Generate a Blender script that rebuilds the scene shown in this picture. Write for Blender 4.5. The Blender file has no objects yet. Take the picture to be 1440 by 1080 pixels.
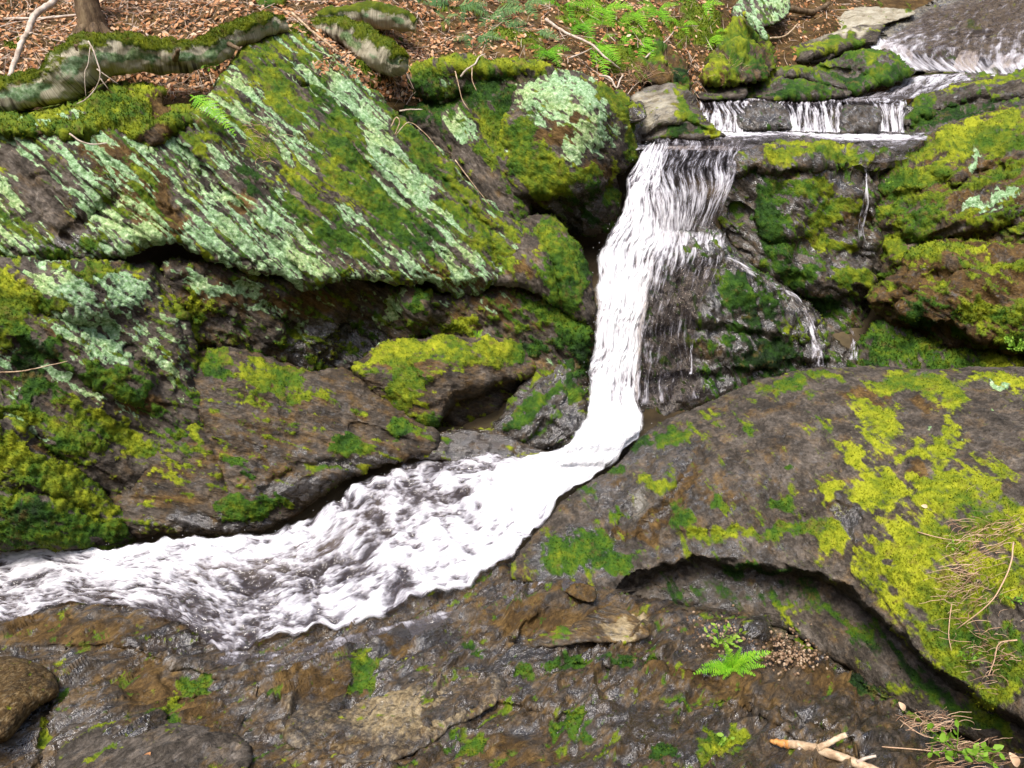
import bpy, math, random
from mathutils import Vector
import numpy as np

random.seed(7)
RNG = np.random.default_rng(7)
FPX = 1082.0                      # focal length, in pixels of a 1440 px wide picture
PITCH = math.radians(24.0)
CAMZ = 2.2
SC = bpy.context.scene
COL = SC.collection

# ------------------------------------------------------------------ noise (numpy)
_G = np.array([[1,1,0],[-1,1,0],[1,-1,0],[-1,-1,0],[1,0,1],[-1,0,1],[1,0,-1],[-1,0,-1],
               [0,1,1],[0,-1,1],[0,1,-1],[0,-1,-1],[1,1,0],[0,-1,1],[-1,1,0],[0,-1,-1]], dtype=np.float32)

def _hash(ix, iy, iz, seed):
    h = (ix.astype(np.uint32)*np.uint32(374761393) + iy.astype(np.uint32)*np.uint32(668265263)
         + iz.astype(np.uint32)*np.uint32(2246822519) + np.uint32((seed*3266489917) & 0xffffffff))
    h ^= h >> np.uint32(13); h *= np.uint32(1274126177); h ^= h >> np.uint32(16)
    return h & np.uint32(15)

def perlin(p, seed=0):
    p = np.asarray(p, dtype=np.float32)
    f0 = np.floor(p); i = f0.astype(np.int64); f = p - f0
    w = f*f*f*(f*(f*6-15)+10)
    out = 0
    for dx in (0, 1):
        wx = w[:, 0] if dx else 1-w[:, 0]
        for dy in (0, 1):
            wy = w[:, 1] if dy else 1-w[:, 1]
            for dz in (0, 1):
                wz = w[:, 2] if dz else 1-w[:, 2]
                g = _G[_hash(i[:, 0]+dx, i[:, 1]+dy, i[:, 2]+dz, seed)]
                d = g[:, 0]*(f[:, 0]-dx)+g[:, 1]*(f[:, 1]-dy)+g[:, 2]*(f[:, 2]-dz)
                out = out + wx*wy*wz*d
    return out

def fbm(p, octv=4, gain=0.5, seed=0):
    a, s, n = 1.0, 0.0, 0.0
    p = np.asarray(p, dtype=np.float32)
    for k in range(octv):
        s = s + a*perlin(p, seed+k*17); n += a
        a *= gain; p = p*2.03+3.7
    return s/n*1.6

def ridged(p, octv=3, gain=0.5, seed=0):
    a, s, n = 1.0, 0.0, 0.0
    p = np.asarray(p, dtype=np.float32)
    for k in range(octv):
        s = s + a*(1-np.abs(perlin(p, seed+k*31))*2.0); n += a
        a *= gain; p = p*2.1+1.3
    return s/n

def sstep(a, b, x):
    t = np.clip((x-a)/(b-a), 0, 1)
    return t*t*(3-2*t)

# ------------------------------------------------------------------ view rays -> world points
_c, _s = math.cos(PITCH), math.sin(PITCH)
def slopes(px, py):
    u = (np.asarray(px, float)-720)/FPX
    v = (540-np.asarray(py, float))/FPX
    dy = _c+v*_s
    return u/dy, (-_s+v*_c)/dy

def P(px, py, Y):                 # the point of that sight line at forward distance Y
    a, b = slopes(px, py)
    Y = np.asarray(Y, float)
    return np.stack([a*Y, Y+0*a, CAMZ+b*Y], -1)

def Yz(px, py, z):                # the distance at which the sight line reaches height z
    return (z-CAMZ)/slopes(px, py)[1]

def Pz(px, py, z):
    return P(px, py, Yz(px, py, z))

# ------------------------------------------------------------------ mesh building
def make_mesh(name, V, F, attrs=None, mat=None, parent=None, smooth=True, origin=None):
    """V (n,3) world; F list of (m,k) int arrays; attrs name -> (n,) or (n,3)"""
    V = np.asarray(V, dtype=np.float64)
    if parent is not None:
        base = np.array(parent['_o'])
    elif origin is None:
        base = np.array([V[:, 0].mean(), V[:, 1].mean(), V[:, 2].min()])
    else:
        base = np.array(origin, float)
    me = bpy.data.meshes.new(name)
    F = [np.asarray(f, dtype=np.int32) for f in F if len(f)]
    nl = sum(f.size for f in F); nf = sum(len(f) for f in F)
    me.vertices.add(len(V)); me.loops.add(nl); me.polygons.add(nf)
    me.vertices.foreach_set('co', (V-base).astype(np.float32).ravel())
    me.loops.foreach_set('vertex_index', np.concatenate([f.ravel() for f in F]))
    st, o = [], 0
    for f in F:
        st.append(o+np.arange(len(f), dtype=np.int32)*f.shape[1]); o += f.size
    me.polygons.foreach_set('loop_start', np.concatenate(st).astype(np.int32))
    me.update(calc_edges=True)
    if smooth:
        me.polygons.foreach_set('use_smooth', np.ones(nf, dtype=bool))
    for k, a in (attrs or {}).items():
        a = np.asarray(a, dtype=np.float32)
        if a.ndim == 1:
            t = me.attributes.new(k, 'FLOAT', 'POINT'); t.data.foreach_set('value', a)
        else:
            t = me.attributes.new(k, 'FLOAT_VECTOR', 'POINT'); t.data.foreach_set('vector', a.ravel())
    me.validate()
    if mat: me.materials.append(mat)
    ob = bpy.data.objects.new(name, me)
    COL.objects.link(ob)
    if parent is not None:
        ob.parent = parent
    else:
        ob.location = base
        ob['_o'] = [float(x) for x in base]
    return ob

def tag(o, label, cat, group=None, kind=None):
    o['label'] = label; o['category'] = cat
    if group: o['group'] = group
    if kind: o['kind'] = kind
    return o

def empty(name, loc):
    o = bpy.data.objects.new(name, None); COL.objects.link(o)
    o.empty_display_size = 0.05
    o.location = loc; o['_o'] = [float(x) for x in loc]
    return o

def vnormals(V, quads, tris=None):
    N = np.zeros_like(V)
    for F in (quads, tris):
        if F is None or not len(F): continue
        a, b, c = V[F[:, 0]], V[F[:, 1]], V[F[:, 2]]
        d = V[F[:, -1]]
        n = np.cross(c-a, d-b) if F.shape[1] == 4 else np.cross(b-a, c-a)
        for k in range(F.shape[1]):
            np.add.at(N, F[:, k], n)
    l = np.linalg.norm(N, axis=1, keepdims=True)
    return N/np.maximum(l, 1e-12)

# ------------------------------------------------------------------ outlines and masks
def poly_sdf(px, py, poly):
    """positive inside"""
    p = np.stack([px, py], -1).astype(np.float32)
    poly = np.asarray(poly, np.float32)
    d2 = np.full(len(p), 1e12, np.float32); ins = np.zeros(len(p), bool)
    n = len(poly)
    for i in range(n):
        a, b = poly[i], poly[(i+1) % n]
        e = b-a; w = p-a
        t = np.clip((w@e)/max(float(e@e), 1e-9), 0, 1)
        q = w-t[:, None]*e
        d2 = np.minimum(d2, (q*q).sum(1))
        c = (a[1] > p[:, 1]) != (b[1] > p[:, 1])
        xi = a[0]+(p[:, 1]-a[1])/(e[1] if abs(e[1]) > 1e-9 else 1e-9)*e[0]
        ins ^= c & (p[:, 0] < xi)
    d = np.sqrt(d2)
    return np.where(ins, d, -d)

def line_dist(px, py, pts):
    p = np.stack([px, py], -1).astype(np.float32); pts = np.asarray(pts, np.float32)
    d2 = np.full(len(p), 1e12, np.float32)
    for a, b in zip(pts[:-1], pts[1:]):
        e = b-a; w = p-a
        t = np.clip((w@e)/max(float(e@e), 1e-9), 0, 1)
        q = w-t[:, None]*e
        d2 = np.minimum(d2, (q*q).sum(1))
    return np.sqrt(d2)

def smooth_poly(poly, n=3):
    """Catmull-Rom through the traced points, so that outlines are curved"""
    p = np.asarray(poly, float); out = []
    m = len(p)
    for i in range(m):
        a, b, c, d = p[i-1], p[i], p[(i+1) % m], p[(i+2) % m]
        for t in np.arange(n)/n:
            out.append(0.5*(2*b+(c-a)*t+(2*a-5*b+4*c-d)*t*t+(3*b-a-3*c+d)*t**3))
    return np.array(out)

def tps(ctrl):
    C = []
    for c in ctrl:
        C.append((c[0], c[1], c[2] if len(c) == 3 else float(Yz(c[0], c[1], c[3]))))
    C = np.array(C, float); X = C[:, :2]/300.0
    n = len(C)
    def U(r2): return 0.5*r2*np.log(np.maximum(r2, 1e-12))
    A = np.zeros((n+3, n+3))
    A[:n, :n] = U(((X[:, None]-X[None])**2).sum(-1))+np.eye(n)*0.02
    A[:n, n] = 1; A[:n, n+1:] = X; A[n, :n] = 1; A[n+1:, :n] = X.T
    w = np.linalg.solve(A, np.concatenate([1/C[:, 2], np.zeros(3)]))
    def f(px, py):
        q = np.stack([px, py], -1)/300.0
        o = w[n]+q@w[n+1:]
        for k in range(n):
            o = o+w[k]*U(((q-X[k])**2).sum(-1))
        return 1/np.maximum(o, 0.02)
    return f

def parse_masks(spec):
    """'mo 470,230 60x30@45 .9; li ~28 345,110 420,220; mg #14 1,2 3,4 5,6'"""
    out = []
    for it in spec.replace('\n', ' ').split(';'):
        t = it.split()
        if not t: continue
        k = t[0]; st = 1.0
        if not (',' in t[-1] or 'x' in t[-1] or t[-1][0] in '~#'):
            st = float(t[-1]); t = t[:-1]
        if t[1][0] in '~#':
            pts = [tuple(map(float, q.split(','))) for q in t[2:]]
            out.append((k, t[1][0], float(t[1][1:]), pts, st))
        else:
            c = tuple(map(float, t[1].split(',')))
            r, _, an = t[2].partition('@')
            r = tuple(map(float, r.split('x')))
            out.append((k, 'e', (r, math.radians(float(an or 0))), c, st))
    return out

HUE = {'md': -0.6, 'mg': 0.0, 'mo': 0.5, 'my': .88}

def eval_masks(px, py, spec, base, warp):
    z = np.zeros(len(px))
    m = {k: z+base.get(k, 0.0) for k in ('mo', 'li', 'ru', 'ta', 'we', 'pa')}
    hw = z+0.25; hs = z+0.25*base.get('hue', 0.45)
    qx, qy = px+warp[0], py+warp[1]
    for k, ty, par, geo, st in parse_masks(spec):
        if ty == 'e':
            (rx, ry), an = par
            dx, dy = qx-geo[0], qy-geo[1]
            u = (dx*math.cos(an)+dy*math.sin(an))/rx
            v = (-dx*math.sin(an)+dy*math.cos(an))/ry
            w = 1-sstep(0.35, 1.38, np.sqrt(u*u+v*v))
        elif ty == '~':
            w = 1-sstep(0.5, 1.35, line_dist(qx, qy, geo)/par)
        else:
            w = sstep(-par, par, poly_sdf(qx, qy, geo))
        w = w*st
        if k in HUE:
            m['mo'] = np.maximum(m['mo'], w)
            m['li'] = m['li']*(1-w*.85)
            hw = hw+w*3; hs = hs+w*3*HUE[k]
        elif k == 'ba':
            m['mo'] = m['mo']*(1-w); m['li'] = m['li']*(1-w)
        elif k == 'dr':
            m['we'] = m['we']*(1-w)
        else:
            m[k] = np.maximum(m[k], w)
            if k == 'li': m['mo'] = m['mo']*(1-w*.8)
    m['hue'] = hs/hw
    return m

# ------------------------------------------------------------------ rock: a solid body behind a shaped front
def rock(name, outline, ctrl, masks='', base=None, step=2.3, R=0.14, edge=5.0, feats=(), lump=0.05, lumpf=2.2,
         strata=0.012, sang=50, sfreq=14.0, fine=0.006, seed=1, back=0.5, mosst=0.014, upmoss=0.0, tuft=1.0,
         mat=None, parent=None, smooth=3, uphue=0.6, kR=1.0, crack=0.012, tuft_h=1.0, streak=.7, scs=(2.2, 2.2, .85), grain=1.0, soft=(.24, .72)):
    base = base or {}
    poly = smooth_poly([(x+(220 if x >= 1600 else -200 if x <= -110 else 0), y) for x, y in outline], smooth)   # carry on past the frame
    x0, y0 = poly.min(0)-edge*2-step*2; x1, y1 = poly.max(0)+edge*2+step*2
    xs = np.arange(x0, x1, step); ys = np.arange(y0, y1, step)
    GX, GY = np.meshgrid(xs, ys); sh = GX.shape
    px, py = GX.ravel(), GY.ravel()
    sdf = poly_sdf(px, py, poly)
    q2 = np.stack([px, py, np.full(len(px), seed*9.1)], -1)
    sdf = sdf+edge*(fbm(q2/[45, 45, 1], 2, seed=seed)*1.1+fbm(q2/[13, 13, 1], 2, seed=seed+5)*.45)
    keep = (sdf > -step*0.75).reshape(sh)
    cell = keep[:-1, :-1] & keep[1:, :-1] & keep[:-1, 1:] & keep[1:, 1:]
    used = np.zeros(sh, bool)
    used[:-1, :-1] |= cell; used[1:, :-1] |= cell; used[:-1, 1:] |= cell; used[1:, 1:] |= cell
    idx = -np.ones(sh, np.int64); idx[used] = np.arange(used.sum())
    S2 = sdf.reshape(sh)
    gy, gx = np.gradient(S2, step)
    u = used.ravel()
    px, py, sdf = px[u], py[u], sdf[u]
    gx, gy = gx.ravel()[u], gy.ravel()[u]
    gl = np.maximum(gx*gx+gy*gy, 0.25)
    neg = np.minimum(sdf, 0)
    px = px-neg*gx/gl; py = py-neg*gy/gl
    sdf = np.maximum(sdf, 0)
    cj, ci = np.nonzero(cell)
    quads = np.stack([idx[cj, ci], idx[cj+1, ci], idx[cj+1, ci+1], idx[cj, ci+1]], -1)
    Y = tps(ctrl)(px, py)
    d = sdf*Y/FPX
    q = np.clip(1-d/R, 0, 1)
    push = R*kR*(1-np.sqrt(np.maximum(1-q*q, 0)))
    shade_mask = {}
    for f in feats:
        wob = fbm(np.stack([px, py, px*0+seed], -1)/[30, 30, 1], 3, seed=seed+70)
        if f[0] == 'groove':
            w = np.exp(-(line_dist(px+wob*6, py+wob*6, f[1])/f[2])**2)
            push = push+w*f[3]
        elif f[0] == 'step':          # everything below that line lies further back
            pl = np.array(f[1], float)
            dy = py+wob*f[2]*.5-np.interp(px, pl[:, 0], pl[:, 1])
            e = 60.0
            fx = sstep(pl[0, 0]-e, pl[0, 0]+1, px)*(1-sstep(pl[-1, 0]-1, pl[-1, 0]+e, px))
            fade = 1-sstep(f[4], f[4]*2, dy) if len(f) > 4 else 1
            push = push+sstep(0, f[2], dy)*f[3]*fx*fade
        elif f[0] == 'bump':
            (cx, cy), (rx, ry), an, h = f[1], f[2], math.radians(f[3]), f[4]
            dx, dy = px-cx, py-cy
            uu = (dx*math.cos(an)+dy*math.sin(an))/rx; vv = (-dx*math.sin(an)+dy*math.cos(an))/ry
            push = push-h*np.exp(-(uu*uu+vv*vv)**1.5)
    V = P(px, py, Y+push)
    # foliation frame
    N = vnormals(V, quads)
    if (N[:, 1]).mean() > 0: N = -N; quads = quads[:, ::-1]
    Nm = N.mean(0); Nm /= np.linalg.norm(Nm)
    vw = V.mean(0)-np.array([0, 0, CAMZ]); vw /= np.linalg.norm(vw)
    rt = np.cross(vw, [0, 0, 1.0]); rt /= np.linalg.norm(rt); upv = np.cross(rt, vw)
    an = math.radians(sang)
    along = math.cos(an)*rt-math.sin(an)*upv              # bedding runs that way over the mean face of this rock
    along = along-vw*(along@Nm)/min(vw@Nm, -.25); along /= np.linalg.norm(along)
    dep = Nm-along*(Nm@along); dep /= np.linalg.norm(dep)
    acr = np.cross(along, dep)
    def sc_of(V): return np.stack([V@along, V@dep, V@acr], -1)
    sc = sc_of(V)
    L = fbm(V*lumpf, 3, seed=seed+11)*lump
    ss = sc*np.array([1.1, 1.6, sfreq])
    ss = ss+fbm(V*3, 2, seed=seed+3)[:, None]*np.array([.2, .2, .9])
    st1 = perlin(ss, seed+21); st2 = perlin(ss*2.7+5, seed+23)
    xs_ = sc[:, 2]*sfreq*.5+fbm(sc*np.array([1.4, 1.8, 3.0]), 3, seed=seed+25)*1.5
    fr = xs_-np.floor(xs_)
    plate = (np.minimum(fr*1.12, (1-fr)*9)-.5)*sstep(-.25, .35, fbm(V*3+6, 2, seed=seed+27))
    S = (np.sign(st1)*np.abs(st1)**.7*.8+st2*.6+plate*1.5)*strata
    cr = perlin(sc*np.array([1.3, 2, 6.0])+fbm(V*5, 2, seed=seed+9)[:, None]*.25, seed+29)
    Cr = -np.exp(-(cr/.035)**2)*crack
    FN = fbm(V*30, 4, .65, seed=seed+31)*fine*1.5+(ridged(V*75, 2, seed=seed+33)-.5)*fine*.7
    edgefade = sstep(0, 0.03, d)*.75+.25
    # masks
    wn = fbm(np.stack([px, py, px*0], -1)/[34, 34, 1]+seed, 3, .6, seed=seed+41)
    wn2 = fbm(np.stack([px, py, px*0], -1)/[34, 34, 1]+seed+77, 3, .6, seed=seed+43)
    m = eval_masks(px, py, masks, base, (wn*17, wn2*17))
    n1 = fbm(sc*np.array([2.2, 4, 26.0])+fbm(V*4, 2, seed=seed+52)[:, None]*np.array([.2, .2, .8]), 4, .65, seed=seed+51)
    n2 = fbm(V*9, 4, .65, seed=seed+53)
    n5 = fbm(V*28, 3, .6, seed=seed+55)
    nm = -n1*streak+n2*.4*grain+n5*.4*grain
    mo = m['mo']
    if upmoss:
        mo = np.maximum(mo, upmoss*sstep(.35, .85, N[:, 2]))
        hb = upmoss*sstep(.35, .85, N[:, 2])
        m['hue'] = m['hue']*(1-hb*.6)+uphue*hb*.6
    mo = sstep(soft[0], soft[1], mo*.84+nm*1.05*(1-.35*sstep(.7, 1, mo)))
    n3 = fbm(sc*np.array([2.8, 6, 30.0])+9+fbm(V*4, 2, seed=seed+62)[:, None]*np.array([.2, .2, .9]), 4, .65, seed=seed+61)
    n4 = fbm(V*16+4, 4, .7, seed=seed+63)
    li = sstep(.30, .68, m['li']*.84+(n3*.6+n1*streak+n4*.55*grain+n5*.4*grain)*np.minimum(1, m['li']*4))*(1-mo*.9)
    hue = np.clip(m['hue']+n2*.6+n5*.5+fbm(V*4+8, 2, seed=seed+65)*.4, -.8, 1.2)
    MB = mo*(mosst*(.6+.6*fbm(V*13, 2, seed=seed+72)+.8*fbm(V*30, 3, .6, seed=seed+71))+.005*fbm(V*95, 2, seed=seed+73))
    LB = li*.005*grain*(1+1.4*fbm(V*60, 3, .65, seed=seed+75))
    disp = (L+(S*(1-.55*mo)+Cr*(1-.7*mo))+FN)*edgefade+MB+LB
    V = V+N*disp[:, None]
    N = vnormals(V, quads)
    nv = len(V)
    # border edges
    e = np.concatenate([quads[:, [0, 1]], quads[:, [1, 2]], quads[:, [2, 3]], quads[:, [3, 0]]])
    key = np.minimum(e[:, 0], e[:, 1])*nv+np.maximum(e[:, 0], e[:, 1])
    uq, inv, cnt = np.unique(key, return_inverse=True, return_counts=True)
    be = e[cnt[inv] == 1]
    bv = np.unique(be)
    mp = -np.ones(nv, np.int64); mp[bv] = nv+np.arange(len(bv))
    cen = V.mean(0)
    ray = V[bv]-np.array([0, 0, CAMZ]); ray /= np.linalg.norm(ray, axis=1, keepdims=True)
    cray = (cen-np.array([0, 0, CAMZ])); cray /= np.linalg.norm(cray)
    B1 = V[bv]+ray*back*.6; B1 = B1+(cen+cray*back*.6-B1)*.10
    B2 = V[bv]+ray*back*.4+cray*back*.6; B2 = B2+(cen+cray*back-B2)*.4
    c2 = (cen+cray*back*1.15)[None]
    nb = len(bv)
    a, b = be[:, 0], be[:, 1]
    q1 = np.stack([b, a, mp[a], mp[b]], -1)
    q2_ = np.stack([mp[b], mp[a], mp[a]+nb, mp[b]+nb], -1)
    t3 = np.stack([mp[b]+nb, mp[a]+nb, np.full(len(a), nv+2*nb)], -1)
    VV = np.concatenate([V, B1, B2, c2])
    def ext(x, fill=None):
        x = np.asarray(x, float)
        return np.concatenate([x, x[bv], x[bv], x.mean(0, keepdims=True)])
    A = {'moss': ext(mo)*1.0, 'hue': ext(hue), 'lich': ext(li), 'rust': ext(m['ru']+n2*.5*(m['ru'] > .02)), 'tan': ext(m['ta']),
         'wet': ext(m['we']), 'pale': ext(m['pa']), 'sc': sc_of(VV)*np.array(scs)}
    ob = make_mesh(name, VV, [np.concatenate([quads, q1, q2_]), t3], A, mat or MAT['rock'], parent)
    if tuft > 0:
        tufts(ob if parent is None else parent, V, N, mo, hue, px, py, tuft, step, seed, tuft_h)
    return ob

def tufts(ob, V, N, mo, hue, px, py, dens, step, seed, hh=1.0):
    """moss: short pointed leaves standing on the mossy part of the surface"""
    on = (px > -60) & (px < 1500) & (py > -60) & (py < 1140) & (mo > .3)
    ids = np.nonzero(on)[0]
    n = int(((mo[ids]**2).sum())*step*step/5.0*dens)
    if n < 900: return None
    rg = np.random.default_rng(seed+1000)
    pr = mo[ids]**2; pr = pr/pr.sum()
    pick = rg.choice(ids, n, p=pr)
    p = V[pick]; nn = N[pick]
    r = rg.normal(size=(n, 3)); t = np.cross(nn, r); t /= np.linalg.norm(t, axis=1, keepdims=True)+1e-9
    b = np.cross(nn, t)
    sp = np.linalg.norm(p-np.array([0, 0, CAMZ]), axis=1)/FPX
    p = p+(t*rg.uniform(-1, 1, (n, 1))+b*rg.uniform(-1, 1, (n, 1)))*(sp*step*.7)[:, None]
    h = rg.uniform(.006, .013, n)*hh; w = rg.uniform(.0018, .0034, n)*(0.6+.4*hh)
    up = nn+np.array([0, 0, .35])+t*rg.normal(0, .35, (n, 1))+b*rg.normal(0, .35, (n, 1))
    up /= np.linalg.norm(up, axis=1, keepdims=True)
    p0 = p-nn*.003
    lean = b*(h*.35)[:, None]
    VV = np.stack([p0-t*w[:, None], p0+t*w[:, None], p0+up*h[:, None],
                   p0-b*w[:, None], p0+b*w[:, None], p0+up*(h*.8)[:, None]+lean], 1).reshape(-1, 3)
    k = np.arange(n)*6
    F = np.concatenate([np.stack([k, k+1, k+2], -1), np.stack([k+3, k+4, k+5], -1)])
    hv = np.repeat(hue[pick]+rg.normal(0, .3, n), 6)
    o = make_mesh('moss', VV, [F], {'hue': hv, 'rnd': np.repeat(rg.uniform(0, 1, n), 6)}, MAT['moss'], ob, smooth=False)
    return o

# ------------------------------------------------------------------ tubes (branches, stems, logs)
def crom(pts, n):
    p = np.asarray(pts, float)
    p = np.concatenate([[2*p[0]-p[1]], p, [2*p[-1]-p[-2]]])
    out = []
    for i in range(1, len(p)-2):
        a, b, c, d = p[i-1], p[i], p[i+1], p[i+2]
        for t in np.arange(n)/n:
            out.append(0.5*(2*b+(c-a)*t+(2*a-5*b+4*c-d)*t*t+(3*b-a-3*c+d)*t**3))
    out.append(p[-2])
    return np.array(out)

def tube_geo(pts, rad, ns=6, sub=4, jit=0.0, seed=0):
    c = crom(np.column_stack([pts, rad]), sub)
    p, r = c[:, :3], np.maximum(c[:, 3], 1e-4)
    if jit:
        rg = np.random.default_rng(seed); p = p+rg.normal(0, 1, p.shape)*(r*jit)[:, None]
    t = np.gradient(p, axis=0); t /= np.linalg.norm(t, axis=1, keepdims=True)+1e-12
    ref = np.array([0, 0, 1.0]) if abs(t[0, 2]) < .8 else np.array([1.0, 0, 0])
    A = np.cross(t, ref); A /= np.linalg.norm(A, axis=1, keepdims=True)+1e-12
    B = np.cross(A, t)
    th = np.arange(ns)/ns*2*math.pi
    ring = (A[:, None]*np.cos(th)[None, :, None]+B[:, None]*np.sin(th)[None, :, None])
    V = p[:, None]+ring*r[:, None, None]
    m = len(p)
    V = V.reshape(-1, 3)
    i, j = np.meshgrid(np.arange(m-1), np.arange(ns), indexing='ij')
    q = np.stack([i*ns+j, i*ns+(j+1) % ns, (i+1)*ns+(j+1) % ns, (i+1)*ns+j], -1).reshape(-1, 4)
    V = np.concatenate([V, p[:1], p[-1:]])
    a, b = len(V)-2, len(V)-1
    j = np.arange(ns)
    t1 = np.stack([np.full(ns, a), (j+1) % ns, j], -1)
    t2 = np.stack([np.full(ns, b), (m-1)*ns+j, (m-1)*ns+(j+1) % ns], -1)
    return V, q, np.concatenate([t1, t2])

class MB:                          # gathers pieces into ONE mesh
    def __init__(s): s.V = []; s.Q = []; s.T = []; s.n = 0; s.A = {}
    def add(s, V, q=None, t=None, **at):
        V = np.asarray(V, float)
        if q is not None and len(q): s.Q.append(np.asarray(q)+s.n)
        if t is not None and len(t): s.T.append(np.asarray(t)+s.n)
        for k, v in at.items(): s.A.setdefault(k, []).append(np.broadcast_to(np.asarray(v, float), (len(V),)))
        s.V.append(V); s.n += len(V)
    def tube(s, pts, rad, ns=5, sub=3, jit=0, seed=0, **at):
        V, q, t = tube_geo(np.asarray(pts, float), np.asarray(rad, float), ns, sub, jit, seed); s.add(V, q, t, **at)
    def build(s, name, mat, parent=None, smooth=True, origin=None):
        F = []
        if s.Q: F.append(np.concatenate(s.Q))
        if s.T: F.append(np.concatenate(s.T))
        return make_mesh(name, np.concatenate(s.V), F, {k: np.concatenate(v) for k, v in s.A.items()}, mat, parent, smooth, origin)
# ------------------------------------------------------------------ materials
MAT = {}
class NT:
    def __init__(s, name):
        s.m = bpy.data.materials.new(name); s.m.use_nodes = True
        s.t = s.m.node_tree; s.t.nodes.clear()
        s.out = s.t.nodes.new('ShaderNodeOutputMaterial')
    def n(s, ty, ins=None, **kw):
        nd = s.t.nodes.new(ty)
        for k, v in kw.items(): setattr(nd, k, v)
        for k, v in (ins or {}).items(): s.put(nd.inputs[k], v)
        return nd
    def put(s, sock, v):
        if hasattr(v, 'is_output') or isinstance(v, bpy.types.NodeSocket): s.t.links.new(v, sock)
        else: sock.default_value = v
    def at(s, name, vec=False):
        nd = s.n('ShaderNodeAttribute', attribute_name=name)
        return nd.outputs['Vector'] if vec else nd.outputs['Fac']
    def math(s, op, a, b=0.0, c=None, clamp=False):
        nd = s.n('ShaderNodeMath', operation=op, use_clamp=clamp)
        s.put(nd.inputs[0], a); s.put(nd.inputs[1], b)
        if c is not None: s.put(nd.inputs[2], c)
        return nd.outputs[0]
    def noise(s, vec, scale, detail=4.0, rough=.6, dist=0.0):
        nd = s.n('ShaderNodeTexNoise', {'Scale': scale, 'Detail': detail, 'Roughness': rough, 'Distortion': dist})
        s.put(nd.inputs['Vector'], vec)
        return nd.outputs['Fac']
    def scale(s, vec, v):
        nd = s.n('ShaderNodeVectorMath', operation='MULTIPLY'); s.put(nd.inputs[0], vec); nd.inputs[1].default_value = v
        return nd.outputs[0]
    def ss(s, x, a, b):
        nd = s.n('ShaderNodeMapRange', interpolation_type='SMOOTHSTEP')
        s.put(nd.inputs['Value'], x); nd.inputs['From Min'].default_value = a; nd.inputs['From Max'].default_value = b
        return nd.outputs[0]
    def ramp(s, x, stops):
        nd = s.n('ShaderNodeValToRGB'); s.put(nd.inputs[0], x); el = nd.color_ramp.elements
        while len(el) < len(stops): el.new(.5)
        for e, (p, c) in zip(el, stops): e.position = p; e.color = (*c, 1)
        return nd.outputs[0]
    def mix(s, f, a, b, blend='MIX'):
        nd = s.n('ShaderNodeMix', data_type='RGBA', blend_type=blend)
        s.put(nd.inputs[0], f); s.put(nd.inputs[6], a if not isinstance(a, tuple) else (*a, 1)); s.put(nd.inputs[7], b if not isinstance(b, tuple) else (*b, 1))
        return nd.outputs[2]
    def bump(s, h, dist, strength=1.0, prev=None):
        nd = s.n('ShaderNodeBump', {'Strength': strength, 'Distance': dist}); s.put(nd.inputs['Height'], h)
        if prev is not None: s.put(nd.inputs['Normal'], prev)
        return nd.outputs[0]
    def bsdf(s, **kw):
        nd = s.n('ShaderNodeBsdfPrincipled')
        for k, v in kw.items():
            s.put(nd.inputs[k.replace('_', ' ')], (*v, 1) if isinstance(v, tuple) and len(v) == 3 else v)
        return nd.outputs[0]
    def done(s, sh): s.t.links.new(sh, s.out.inputs[0]); return s.m

MOSS_RAMP = [(0.0, (.006, .017, .003)), (.28, (.018, .055, .004)), (.48, (.045, .100, .005)), (.66, (.098, .138, .006)), (.85, (.190, .222, .008)), (1.0, (.285, .305, .014))]

def moss_colour(g, hue, nz, k=.35):
    # hue -0.8 .. 1.2  ->  0 .. 1
    x = g.math('MULTIPLY_ADD', hue, .5, .40)
    x = g.math('ADD', x, g.math('MULTIPLY', g.math('SUBTRACT', nz, .5), k), clamp=True)
    pos = g.n('ShaderNodeNewGeometry').outputs['Position']
    dead = g.ss(g.math('ADD', g.noise(pos, 11.0, 5, .7), g.math('MULTIPLY', nz, .12)), .60, .78)
    return g.mix(g.math('MULTIPLY', dead, .75), g.ramp(x, MOSS_RAMP), (.115, .078, .022))

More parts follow.
